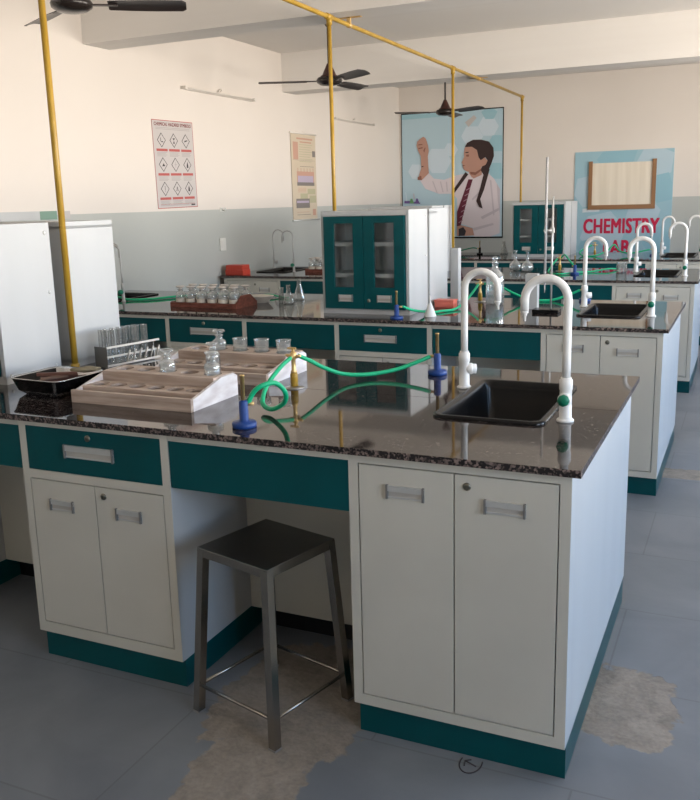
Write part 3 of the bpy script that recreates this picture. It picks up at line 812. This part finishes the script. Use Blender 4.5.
r = thing('burette_stand', 'black based iron stand with a tall rod on the second bench', 'stand', (-.715, 2.99, .88))
mb = MB(); mb.box(-.075, -.05, 0, .075, .05, .020, bev=.002); mb.build('base', black, r)
mb = MB(); mb.tube([(.022, .01, .018), (.022, .01, .66)], .0055, 10); mb.build('rod', alu, r)
mb = MB(); mb.tube([(.028, .01, .47), (-.012, -.01, .47)], .006, 8); mb.box(.012, 0, .455, .032, .022, .485, bev=.002); mb.tube([(.022, .03, .47), (.022, .05, .47)], .004, 8)
mb.tube([(-.012, -.026, .455), (-.022, -.01, .47), (-.012, .006, .485)], .004, 8); mb.build('clamp', alu, r)
r = thing('burette', 'long clear glass burette clamped on the iron stand, second bench', 'burette', (-.727, 2.98, .88))
mb = MB(); mb.lathe([(.0075, .24), (.0075, .875), (.0058, .875), (.0058, .24)], seg=12); mb.build('tube', burm := mat('burette_glass', (.80, .80, .80), .12, 0, .5, .55, 1.3), r)
mb = MB(); mb.lathe([(.0025, .115), (.004, .16), (.006, .20), (.0075, .24), (.002, .24)], seg=10); mb.build('jet', burm, r)
mb = MB(); mb.tube([(-.018, 0, .205), (.018, 0, .205)], .005, 10); mb.box(.016, -.003, .193, .021, .003, .217); mb.build('stopcock', pe, r)

def make_conical(r, h):
    mb = MB(); t = .0022
    mb.lathe([(r-.004, 0), (r, .004), (r*.95, .015), (r*.36, h*.72), (r*.33, h-.003), (r*.42, h), (r*.33-t, h-.002), (r*.36-t, h*.72), (r*.95-t, .017), (r-.006, .005)], seg=22); return mb
o = make_conical(.040, .125).build('conical_flask', glass); tag(o, 'clear conical flask left of the teal cabinet on the second bench, the nearer one', 'flask', 'conical flasks on the second bench'); o.location = (-2.455, 3.06, .88)
c2 = o.copy(); C.objects.link(c2); c2['label'] = 'clear conical flask left of the teal cabinet on the second bench, the farther one'; c2.location = (-2.50, 3.30, .88); c2.scale = (1.05, 1.05, 1.15)
o = beaker_mb(.018, .10).build('measuring_cylinder', glass); tag(o, 'small clear cylinder beside the conical flasks on the second bench', 'cylinder'); o.location = (-2.545, 3.12, .88)
# white dish
mb = MB(); mb.lathe([(.045, 0), (.05, .004), (.075, .04), (.082, .046), (.080, .048), (.070, .040), (.046, .008), (.001, .007)], seg=28)
o = mb.build('porcelain_dish', porcelain); tag(o, 'cream porcelain dish beside the reddish bottle tray, second bench', 'dish'); o.location = (-2.70, 3.10, .88); o.scale = (1.25, .9, 1)

def bottle_tray(loc, rz, W, D, lab, where, nx, ny, grp):
    r = thing('bottle_tray', lab, 'tray', loc, rz)
    mb = MB(); mb.box(0, 0, 0, W, D, .012); mb.build('bottom_board', redwood, r)
    for (a, b, c, d, hh) in ((0, 0, W, .012, .030), (0, D-.012, W, D, .030)):
        mb = MB(); mb.box(a, b, .012, c, d, hh, bev=.001); mb.build('long_side', redwood, r)
    for x in (0, W-.012):
        mb = MB(); mb.prism([(x, .012, .012), (x, D-.012, .012), (x, D-.012, .034), (x, D*.7, .034+(.045 if x else 0)), (x, D*.3, .034+(.045 if x else 0)), (x, .012, .034)], (.012, 0, 0)); mb.build('end_board', redwood, r)
    M = Matrix.Translation(V(loc)) @ Matrix.Rotation(rz, 4, 'Z')
    for i in range(nx):
        for j in range(ny):
            src = bA if (i+j) % 2 else bB
            o = dup(src, where, M @ V((.05+(W-.10)*i/(nx-1), .055+(D-.11)*j/max(ny-1, 1), .0125)), random.uniform(-.4, .4), grp)
    return r
bA = make_bottle(powder, True, .034, .085); bA.location = (0, 0, -5)
bB = make_bottle(powder2, True, .034, .085); bB.location = (0, 0, -5)
bottle_tray((-3.19, 2.745, .88), math.radians(-2), .53, .25, 'reddish wooden tray of small labelled bottles on the second bench', 'small labelled reagent bottle in the reddish tray on the second bench', 6, 2, 'reagent bottles in the second bench tray')
bottle_tray((-3.60, 5.52, .88), 0, .50, .22, 'reddish wooden tray of small bottles on the third bench, left of the teal cabinet', 'small labelled reagent bottle in the reddish tray on the third bench', 6, 2, 'reagent bottles in the third bench tray')
for s in (bA, bB):
    for ch in list(s.children): bpy.data.objects.remove(ch)
    bpy.data.objects.remove(s)

# ------------------------------------------------------------------ third and farthest bench things
def make_round_flask():
    r = thing('round_flask', '', 'flask')
    mb = MB(); mb.lathe([(.02, 0), (.045, .006), (.056, .035), (.050, .062), (.028, .084), (.013, .10), (.012, .165), (.016, .168), (.010, .167), (.010, .10), (.026, .082), (.047, .060), (.053, .035), (.042, .009), (.018, .004)], seg=24); mb.build('glass_body', glass, r)
    mb = MB(); mb.lathe([(.009, .15), (.0095, .17), (.008, .172), (.024, .178), (.024, .184), (.001, .186)], seg=16); mb.build('stopper', glass, r)
    return r
f = make_round_flask(); f.location = (-1.625, 5.93, .88); f['label'] = 'clear flat-bottomed flask with a glass stopper on the third bench, the left one'; f['group'] = 'stoppered flasks on the third bench'
f2 = dup(f, 'clear flat-bottomed flask with a wide stopper on the third bench, the right one', (-1.49, 5.83, .88)); f2.scale = (1, 1, 1.02)
o = beaker_mb(.045, .09).build('glass_beaker', glass); tag(o, 'clear beaker beside the sink on the third bench', 'beaker'); o.location = (-.66, 5.80, .88)
o = make_conical(.05, .15).build('conical_flask', glass); tag(o, 'clear conical flask left of the cabinet on the farthest bench', 'flask'); o.location = (-2.36, 8.35, .88)
mb = MB(); mb.box(-.10, -.07, 0, .10, .07, .05, bev=.006); mb.box(-.095, -.065, .05, .095, .065, .095, bev=.006); mb.box(-.04, -.072, .045, .04, -.068, .055)
o = mb.build('plastic_box', red); tag(o, 'red plastic boxes stacked at the left wall end of the third bench', 'box'); o.location = (-4.16, 5.19, .88)

# ------------------------------------------------------------------ wall things
def on_left(mb): return mb
# tube lights on the left wall
def make_tube_light():
    r = thing('tube_light', '', 'lamp')
    mb = MB(); mb.box(0, 0, -.018, .028, 1.22, .018, bev=.003); mb.build('housing', tubew, r)
    mb = MB(); mb.tube([(.042, .03, 0), (.042, 1.19, 0)], .012, 12); mb.build('tube', tubew, r)
    for y in (.0, 1.19): mb = MB(); mb.box(.02, y, -.02, .058, y+.03, .02, bev=.003); mb.build('end_holder', tubew, r)
    mb = MB(); mb.tube([(.004, .60, .02), (.02, .60, .05), (.02, .64, .07), (.01, .66, .05), (.004, .64, .035)], .006, 8); mb.build('wire_loop', tubew, r)
    return r
tl = make_tube_light(); tl.location = (XL, 4.65, 2.565); tl['label'] = 'unlit white tube light on the left wall, above the hazard poster'; tl['group'] = 'tube lights on the left wall'
tl.scale = (1, 1, .7)
dup(tl, 'unlit white tube light on the left wall, beyond the hanging chart', (XL, 7.75, 2.53))
# socket and hook
mb = MB(); mb.box(0, -.05, -.06, .012, .05, .06, bev=.002); mb.box(.012, -.03, -.035, .016, .03, .035, bev=.001)
o = mb.build('wall_socket', socketw); tag(o, 'white electrical socket on the left wall below the paint line', 'socket'); o.location = (XL, 5.19, 1.17)
mb = MB(); mb.box(0, -.03, -.02, .006, .03, .02); mb.tube([(.004, 0, 0), (.04, 0, -.015), (.045, 0, .02)], .006, 8)
o = mb.build('wall_hook', socketw); tag(o, 'small white hook at the paint line of the left wall', 'hook'); o.location = (XL, 5.21, 1.50)
r = thing('wall_strip', 'long narrow pale strip with a green end on the left wall, above the cabinets', 'strip', (XL, 0, 0))
mb = MB(); mb.box(0, 1.7, 1.47, .02, 2.79, 1.53, bev=.002); mb.build('pale_section', panel, r)
mb = MB(); mb.box(0, 2.79, 1.47, .022, 2.96, 1.53, bev=.002); mb.build('green_section', mat('grey_green', (.18, .29, .23), .5), r)
mb = MB(); mb.box(0, 3.01, 1.472, .02, 3.10, 1.528, bev=.002); mb.build('white_section', paper, r)

# text helper: lettering as mesh faces
def text_mesh(s, size, mtl, parent, name, M, bold=0., sx=1., align='CENTER', label=None):
    cu = bpy.data.curves.new(name, 'FONT'); cu.body = s; cu.size = size; cu.align_x = align; cu.align_y = 'CENTER'; cu.resolution_u = 3; cu.space_character = 1.06
    tmp = bpy.data.objects.new('tmp', cu); C.objects.link(tmp)
    dg = bpy.context.evaluated_depsgraph_get(); dg.update()
    me = bpy.data.meshes.new_from_object(tmp.evaluated_get(dg)); bpy.data.objects.remove(tmp)
    bm = bmesh.new()
    shifts = [(i*bold, j*bold*.7) for i in (-1, 0, 1) for j in (-1, 1)] if bold else [(0, 0)]
    for n_, (dx, dy) in enumerate(shifts):      # heavy strokes: the outline repeated with small shifts
        m2 = me.copy(); m2.transform(Matrix.Translation((dx/sx, dy, n_*.00012))); bm.from_mesh(m2); bpy.data.meshes.remove(m2)
    bm.to_mesh(me); bm.free()
    me.transform(M @ Matrix.Diagonal((sx, 1, 1, 1)))
    me.materials.clear(); me.materials.append(mtl)
    o = bpy.data.objects.new(name, me); C.objects.link(o); o.parent = parent
    return o
# hazard poster on the left wall: local u (towards +y), v up, sticking out in +x
def flatpoly(mb, pts, d, mi, axis='L'):
    if axis == 'L': mb.poly([(d, a, b) for a, b in pts], mi)
    else: mb.poly([(a, -d, b) for a, b in pts], mi)
def rect(a0, b0, a1, b1): return [(a0, b0), (a1, b0), (a1, b1), (a0, b1)]
r = thing('hazard_poster', 'white poster with nine black diamond symbols and red bars on the left wall', 'poster', (XL, 4.50, 1.90))
r.rotation_euler = (math.radians(1.0), 0, 0)
hw, hh = .300, .372
mb = MB(); mb.box(.0005, -hw, -hh, .003, hw, hh, mi=0)
d = .0036
for (a0, b0, a1, b1) in ((-hw, -hh, hw, -hh+.006), (-hw, hh-.006, hw, hh), (-hw, -hh, -hw+.006, hh), (hw-.006, -hh, hw, hh)): flatpoly(mb, rect(a0, b0, a1, b1), d, 2)
for k in range(2): flatpoly(mb, rect(-.25, hh-.066-k*.012, .25, hh-.061-k*.012), d, 3)
for i in range(3):
    for j in range(3):
        cx, cz = -.180+i*.180, .205-j*.205
        s = .062
        flatpoly(mb, [(cx, cz-s), (cx+s, cz), (cx, cz+s), (cx-s, cz)], d, 2 if False else 1)
        s2 = .053; flatpoly(mb, [(cx, cz-s2), (cx+s2, cz), (cx, cz+s2), (cx-s2, cz)], d+.0004, 0)
        q = i+3*j; e = d+.0008
        if q == 0: flatpoly(mb, rect(cx-.014, cz-.012, cx-.006, cz+.02), e, 1); flatpoly(mb, rect(cx-.006, cz-.018, cx+.022, cz-.010), e, 1)
        elif q == 1: flatpoly(mb, [(cx-.018, cz+.02), (cx+.018, cz+.02), (cx, cz)], e, 1); flatpoly(mb, [(cx-.014, cz-.026), (cx+.014, cz-.026), (cx, cz)], e, 1)
        elif q == 2: flatpoly(mb, [(cx-.022, cz-.010), (cx+.024, cz+.002), (cx+.024, cz+.010), (cx-.02, cz+.004)], e, 1)
        elif q == 3: flatpoly(mb, [(cx-.018, cz-.014), (cx+.026, cz-.014), (cx+.006, cz+.012)], e, 1)
        elif q == 4: flatpoly(mb, rect(cx-.004, cz-.026, cx+.004, cz+.026), e, 3); flatpoly(mb, rect(cx-.016, cz-.003, cx+.018, cz+.005), e, 3)
        elif q in (5, 8): flatpoly(mb, [(cx-.013, cz-.026), (cx+.013, cz-.026), (cx+.010, cz), (cx+.002, cz+.028), (cx-.010, cz+.004)], e, 1)
        elif q == 6: flatpoly(mb, rect(cx-.003, cz-.014, cx+.003, cz+.026), e, 1); flatpoly(mb, rect(cx-.003, cz-.026, cx+.003, cz-.020), e, 1)
        else: flatpoly(mb, [(cx-.016, cz-.022), (cx-.008, cz-.022), (cx+.002, cz+.018), (cx-.004, cz+.018)], e, 1); flatpoly(mb, [(cx+.016, cz-.022), (cx+.008, cz-.022), (cx-.004, cz+.018), (cx+.002, cz+.018)], e, 1)
        flatpoly(mb, rect(cx-.080, cz-.093, cx+.080, cz-.072), d, 2)
        for k in range(4): flatpoly(mb, rect(cx-.075, cz-.106-k*.010, cx+.070-(k % 2)*.02, cz-.101-k*.010), d, 3)
flatpoly(mb, rect(-.26, -hh+.034, .26, -hh+.037), d, 2); flatpoly(mb, rect(-.26, -hh+.022, .17, -hh+.028), d, 3); flatpoly(mb, rect(.20, -hh+.018, .26, -hh+.030), d, 1)
mb.build('printed_sheet', [paper, ink, redink, greyink], r)
ML = Matrix(((0, 0, 1, .0040), (1, 0, 0, 0), (0, 1, 0, hh-.036), (0, 0, 0, 1)))
text_mesh('CHEMICAL HAZARD SYMBOLS', .040, redinkd := mat('dark_red_ink', (.2, .05, .05), .7), r, 'title_lettering', ML, .001, .95)

# hanging chart
r = thing('wall_chart', 'narrow yellowed chart hanging from a rod on the left wall', 'chart', (XL, 6.96, 1.83))
hw, hh = .300, .475
cm = mat('chart_cream', (.56, .48, .37), .6); cp_ = mat('chart_pink', (.50, .30, .23), .7); cl = mat('chart_lilac', (.42, .36, .46), .7); cg = mat('chart_grey', (.20, .18, .17), .7); cgn = mat('chart_sage', (.42, .40, .27), .7)
mb = MB(); mb.box(.006, -hw, -hh, .009, hw, hh, mi=0)
mb.bm.verts.ensure_lookup_table(); d = .0096
cd_ = [d]
def L_(a0, b0, a1, b1, m_): cd_[0] += .0001; flatpoly(mb, rect(a0*hw, b0*hh, a1*hw, b1*hh), cd_[0], m_)
L_(-.55, .86, .75, .90, 1); L_(-.3, .79, .65, .82, 1)
L_(-.85, .40, -.45, .80, 1)
for k in range(8): L_(-.38, .74-k*.055, .72-(k % 3)*.1, .752-k*.055, 4)
L_(.70, .48, .95, .62, 3); L_(-.9, .385, .9, .39, 3)
L_(-.35, .24, .8, .25, 3)
for k in range(6): L_(-.55+k*.25, .13, -.50+k*.25, .21, 1)
L_(-.62, -.20, .80, .13, 1)
L_(-.55, -.13, .72, .03, 2); L_(-.62, -.20, .80, -.12, 3)
for k in range(4): L_(-.58, -.26-k*.03, .1, -.25-k*.03, 1)
L_(.2, -.40, .85, -.27, 4); L_(-.4, -.50, .2, -.38, 4); L_(.35, -.60, .9, -.43, 4)
L_(-.75, -.72, .35, -.50, 3); L_(-.7, -.6, .3, -.55, 2); L_(.6, -.90, .85, -.75, 1); L_(-.7, -.82, .3, -.81, 1); L_(-.7, -.88, .4, -.87, 3)
mb.build('printed_sheet', [cm, cp_, cl, cg, cgn], r)
for z in (hh, -hh):
    mb = MB(); mb.tube([(.010, -hw-.02, z), (.010, hw+.02, z)], .010, 10); mb.build('rod', tubew if z > 0 else alu, r)
mb = MB(); mb.tube([(.004, -.05, hh), (.004, 0, hh+.03), (.004, .05, hh)], .002, 6); mb.build('hanging_cord', tubew, r)

# girl poster, far wall
pb = mat('poster_sky_blue', (.43, .58, .66), .45); phx = mat('poster_pale_hex', (.56, .66, .74), .45); phx2 = mat('poster_teal', (.31, .52, .60), .45)
coat = mat('poster_coat', (.66, .59, .62), .5); coatd = mat('poster_coat_fold', (.52, .46, .50), .5); skin = mat('poster_skin', (.46, .26, .20), .5); skind = mat('poster_skin_dark', (.24, .10, .07), .5)
hair = mat('poster_hair', (.035, .018, .018), .5); tie = mat('poster_tie', (.11, .012, .03), .5); tiel = mat('poster_tie_stripe', (.35, .22, .27), .5)
pgr = mat('poster_green', (.12, .3, .12), .5); ppu = mat('poster_purple', (.13, .08, .25), .5)
PM = [pb, phx, phx2, coat, coatd, skin, skind, hair, tie, tiel, pgr, ppu, ink, paper]
r = thing('girl_poster', 'large blue poster of a person with braids, white coat and striped tie raising a hand', 'poster', (0, YF, 0))
PX0, PX1, PZ0, PZ1 = -4.275, -2.81, 1.015, 2.735
mb = MB(); mb.box(PX0, -.012, PZ0, PX1, -.0005, PZ1, mi=0)
def pp(x, y):
    u = (x-12)/578; v = (y-(100-40*u))/705
    return (PX0+u*(PX1-PX0), PZ1-v*(PZ1-PZ0))
lay = [0]
def P_(pts, mi, dd=None):
    lay[0] += 1
    d_ = .0124+.00025*lay[0]
    q = [pp(*p) for p in pts]
    q = [(min(max(a, PX0+.002), PX1-.002), min(max(b, PZ0+.002), PZ1-.002)) for a, b in q]
    vs = [mb.bm.verts.new((a, -d_, b)) for a, b in q]; f_ = mb.bm.faces.new(vs); f_.material_index = mi; f_.normal_update()
    bmesh.ops.triangulate(mb.bm, faces=[f_])
def hexa(cx, cy, s, mi): P_([(cx+s*math.cos(PI/6+k*PI/3+.5), cy+s*math.sin(PI/6+k*PI/3+.5)) for k in range(6)], mi)
hexa(420, 215, 62, 1); hexa(510, 160, 58, 1); hexa(225, 355, 78, 1); hexa(515, 82, 45, 2); hexa(95, 420, 48, 1); hexa(560, 250, 50, 2); hexa(300, 290, 40, 1); hexa(560, 400, 50, 2)
P_([(380, 140), (430, 100), (445, 115), (400, 165)], 13)
P_([(12, 100), (300, 84), (300, 105), (12, 130)], 2)
# coat
P_([(170, 425), (200, 455), (260, 460), (330, 432), (390, 420), (430, 445), (500, 405), (545, 445), (578, 500), (578, 745), (520, 775), (430, 772), (425, 722), (360, 705), (335, 720), (335, 560), (300, 537), (230, 541), (150, 515), (115, 465)], 3)
P_([(395, 560), (460, 520), (440, 640), (400, 700), (370, 700)], 3)
for (a, b, c_, e_) in ((190, 470, 215, 535), (235, 470, 250, 530), (270, 470, 275, 525)): P_([(a, b), (a+7, b), (c_+7, e_), (c_, e_)], 4)
P_([(470, 660), (578, 600), (578, 615), (480, 672)], 4); P_([(420, 560), (470, 510), (472, 520), (424, 570)], 4); P_([(520, 450), (530, 455), (548, 640), (542, 650)], 4)
P_([(560, 470), (578, 500), (578, 640), (566, 560)], 4); P_([(425, 725), (540, 690), (545, 700), (432, 740)], 4)
# neck, collar
P_([(402, 400), (480, 385), (475, 425), (430, 447), (405, 430)], 5)
P_([(388, 425), (402, 415), (425, 450), (470, 430), (495, 400), (505, 415), (470, 470), (425, 520), (405, 460)], 3)
# tie
P_([(400, 452), (425, 452), (412, 495), (362, 690), (356, 718), (334, 720), (335, 640), (386, 495)], 8)
for k in range(7):
    t = k/6.5; x = 392-45*t; y = 500+200*t; P_([(x-6, y+12), (x+20-3*t, y-4), (x+20-3*t, y+1), (x-6, y+17)], 9)
# face, ear, hair
P_([(385, 262), (378, 285), (374, 312), (376, 328), (361, 362), (370, 372), (368, 385), (374, 400), (395, 410), (430, 412), (468, 392), (492, 345), (470, 275), (425, 255)], 5)
P_([(380, 275), (392, 252), (425, 234), (470, 232), (515, 242), (540, 275), (543, 320), (528, 365), (512, 402), (486, 425), (470, 400), (478, 372), (508, 345), (495, 328), (470, 345), (458, 330), (448, 290), (420, 272)], 7)
P_([(470, 345), (490, 330), (508, 345), (498, 368), (475, 380), (466, 370)], 5)
P_([(382, 303), (402, 300), (400, 306), (384, 308)], 7); P_([(386, 318), (402, 314), (404, 326), (390, 328)], 6); P_([(366, 372), (384, 376), (368, 381)], 6)
P_([(410, 410), (440, 412), (470, 392), (472, 402), (440, 428), (412, 424)], 6)
# braids
P_([(384, 412), (400, 425), (352, 490), (318, 535), (305, 540), (310, 520), (350, 462)], 7)
P_([(492, 392), (520, 392), (505, 450), (488, 510), (468, 560), (482, 612), (462, 604), (446, 572), (468, 495), (484, 430)], 7)
# raised hand and forearm
P_([(100, 272), (104, 250), (118, 236), (140, 222), (152, 228), (160, 245), (168, 270), (172, 300), (165, 335), (126, 335), (108, 300)], 5)
P_([(125, 330), (166, 330), (168, 380), (172, 425), (130, 466), (105, 466), (126, 400)], 5)
P_([(128, 388), (140, 386), (140, 392), (128, 393)], 7)
P_([(110, 285), (135, 280), (138, 286), (112, 292)], 6); P_([(110, 265), (134, 262), (136, 267), (111, 271)], 6); P_([(140, 300), (150, 280), (153, 285), (146, 310)], 6)
P_([(105, 450), (126, 440), (130, 466), (105, 466)], 6)
# folded hand and watch
P_([(335, 722), (360, 712), (425, 725), (435, 765), (385, 772), (335, 775)], 5)
P_([(345, 735), (372, 722), (388, 745), (380, 770), (345, 776)], 12)
# painted glassware
P_([(24, 590), (50, 588), (120, 596), (118, 602), (24, 604)], 11); P_([(55, 602), (62, 575), (72, 575), (82, 602)], 10); P_([(88, 600), (96, 572), (104, 572), (116, 600)], 11)
P_([(30, 540), (35, 540), (42, 590), (36, 590)], 1); P_([(78, 545), (84, 545), (86, 575), (80, 575)], 4)
mb.build('printed_sheet', PM, r)
mb = MB(); mb.box(PX0-.01, -.016, PZ1-.004, PX1+.01, -.0005, PZ1+.010); mb.box(PX0-.01, -.018, PZ0-.014, PX1+.01, -.0005, PZ0+.006); mb.box(PX1, -.014, PZ0, PX1+.010, -.0005, PZ1); mb.box(PX0-.010, -.014, PZ0, PX0, -.0005, PZ1)
mb.build('black_frame', black, r)

# chemistry lab poster, far wall
r = thing('lab_name_poster', 'pale blue wall poster reading CHEMISTRY LAB in red capitals', 'poster', (0, YF, 0))
QX0, QX1, QZ0, QZ1 = -1.835, -.600, .70, 2.105
mb = MB(); mb.box(QX0, -.010, QZ0, QX1, -.0005, QZ1, mi=0)
def hx2(cx, cz, s, mi, k_):
    pts = [(cx+s*math.cos(k*PI/3+.2), cz+s*math.sin(k*PI/3+.2)) for k in range(6)]
    pts = [(min(max(a, QX0+.002), QX1-.002), min(max(b, QZ0+.002), QZ1-.002)) for a, b in pts]
    mb.poly([(a, -.0102-.0002*k_, b) for a, b in pts], mi)
hx2(-1.65, 1.60, .22, 1, 1); hx2(-.80, 2.0, .26, 1, 2); hx2(-.72, 1.62, .20, 2, 3); hx2(-.95, 1.30, .22, 1, 4); hx2(-1.45, 1.05, .30, 1, 5); hx2(-1.3, 2.05, .26, 2, 6); hx2(-.75, .95, .2, 2, 7)
hx2(-1.6, .8, .2, 2, 8)
mb.poly([(-1.72, -.0124, 1.325), (-1.50, -.0124, 1.335), (-1.50, -.0124, 1.385), (-1.72, -.0124, 1.375)], 3)
mb.build('printed_sheet', [mat('lab_poster_blue', (.31, .49, .57), .45), mat('lab_poster_hex', (.42, .55, .63), .45), mat('lab_poster_deep', (.26, .46, .55), .45), mat('lab_poster_white', (.6, .66, .7), .5)], r)
MF = lambda x, z: Matrix(((1, 0, 0, x), (0, 0, -1, -.0135), (0, 1, 0, z), (0, 0, 0, 1)))
text_mesh('CHEMISTRY', .265, crimson, r, 'lettering', MF(-1.225, 1.135), .0075, .66)
text_mesh('LAB', .265, crimson, r, 'lettering', MF(-1.275, .855), .0075, .72)
r = thing('notice_pocket', 'cream paper held in a brown frame open at the top, on the blue lab poster', 'notice board', (0, YF-.014, 0))
mb = MB(); mb.box(-1.645, -.006, 1.37, -.805, -.0005, 1.955); mb.build('paper_sheet', notice, r)
mb = MB()
mb.box(-1.650, -.022, 1.365, -1.602, -.001, 1.98, bev=.002); mb.box(-.855, -.022, 1.365, -.805, -.001, 1.985, bev=.002); mb.box(-1.650, -.023, 1.36, -.805, -.001, 1.418, bev=.002)
mb.build('brown_frame', cork, r)

# circled arrow painted on the floor at the plinth
mb = MB()
ring = [(-.277+.030*math.cos(a), .006+.046*math.sin(a), .0012) for a in [math.radians(20-d_) for d_ in range(0, 222, 12)]]
mb.tube(ring, .0018, 6)
mb.tube([(-.260, -.004, .0012), (-.295, .010, .0012)], .002, 6); mb.tube([(-.280, .020, .0012), (-.295, .010, .0012), (-.291, -.012, .0012)], .002, 6)
o = mb.build('floor_mark', ink); tag(o, 'small circled arrow drawn on the floor at the plinth of the sink cabinet', 'mark')

# ------------------------------------------------------------------ daylight
w = bpy.data.worlds.new('daylight'); bpy.context.scene.world = w; w.use_nodes = True
N, L = w.node_tree.nodes, w.node_tree.links
bg = N['Background']; tc = N.new('ShaderNodeTexCoord'); sp = N.new('ShaderNodeSeparateXYZ'); cr = N.new('ShaderNodeValToRGB')
mp = N.new('ShaderNodeMapRange'); mp.inputs[1].default_value = -1; mp.inputs[2].default_value = 1
L.new(tc.outputs['Generated'], sp.inputs[0]); L.new(sp.outputs[2], mp.inputs[0]); L.new(mp.outputs[0], cr.inputs[0])
e = cr.color_ramp.elements
e[0].position = .0; e[0].color = (.62, .55, .48, 1)
e[1].position = 1.; e[1].color = (.10, .17, .27, 1)
for p, c in ((.44, (.85, .77, .68, 1)), (.50, (1.0, .94, .87, 1)), (.52, (1.0, .95, .90, 1)), (.55, (.42, .49, .57, 1)), (.60, (.13, .215, .34, 1))):
    x = e.new(p); x.color = c
L.new(cr.outputs[0], bg.inputs[0]); bg.inputs[1].default_value = 27.0

# ------------------------------------------------------------------ camera
cd = bpy.data.cameras.new('camera'); cam = bpy.data.objects.new('camera', cd); C.objects.link(cam)
f, ppy = 870.1, 386.76
yaw, pitch, roll = .4306, .2084, -.0262
cy, sy = math.cos(yaw), math.sin(yaw)
rv = V((cy, sy, 0)); fv = V((-sy, cy, 0)); uv = V((0, 0, 1))
f2_ = fv*math.cos(pitch)-uv*math.sin(pitch); u2 = uv*math.cos(pitch)+fv*math.sin(pitch)
r3 = rv*math.cos(roll)+u2*math.sin(roll); u3 = -rv*math.sin(roll)+u2*math.cos(roll)
M = Matrix((( r3.x, u3.x, -f2_.x, .3395), (r3.y, u3.y, -f2_.y, -2.0758), (r3.z, u3.z, -f2_.z, 1.5337), (0, 0, 0, 1)))
cam.matrix_world = M
cd.sensor_fit = 'HORIZONTAL'; cd.sensor_width = 36; cd.lens = f/700*36; cd.shift_y = -(400-ppy)/700
cd.clip_start = .05
bpy.context.scene.camera = cam
vs = bpy.context.scene.view_settings
vs.view_transform = 'Standard'; vs.look = 'None'; vs.exposure = 0.1; vs.gamma = 1
vs.use_curve_mapping = False
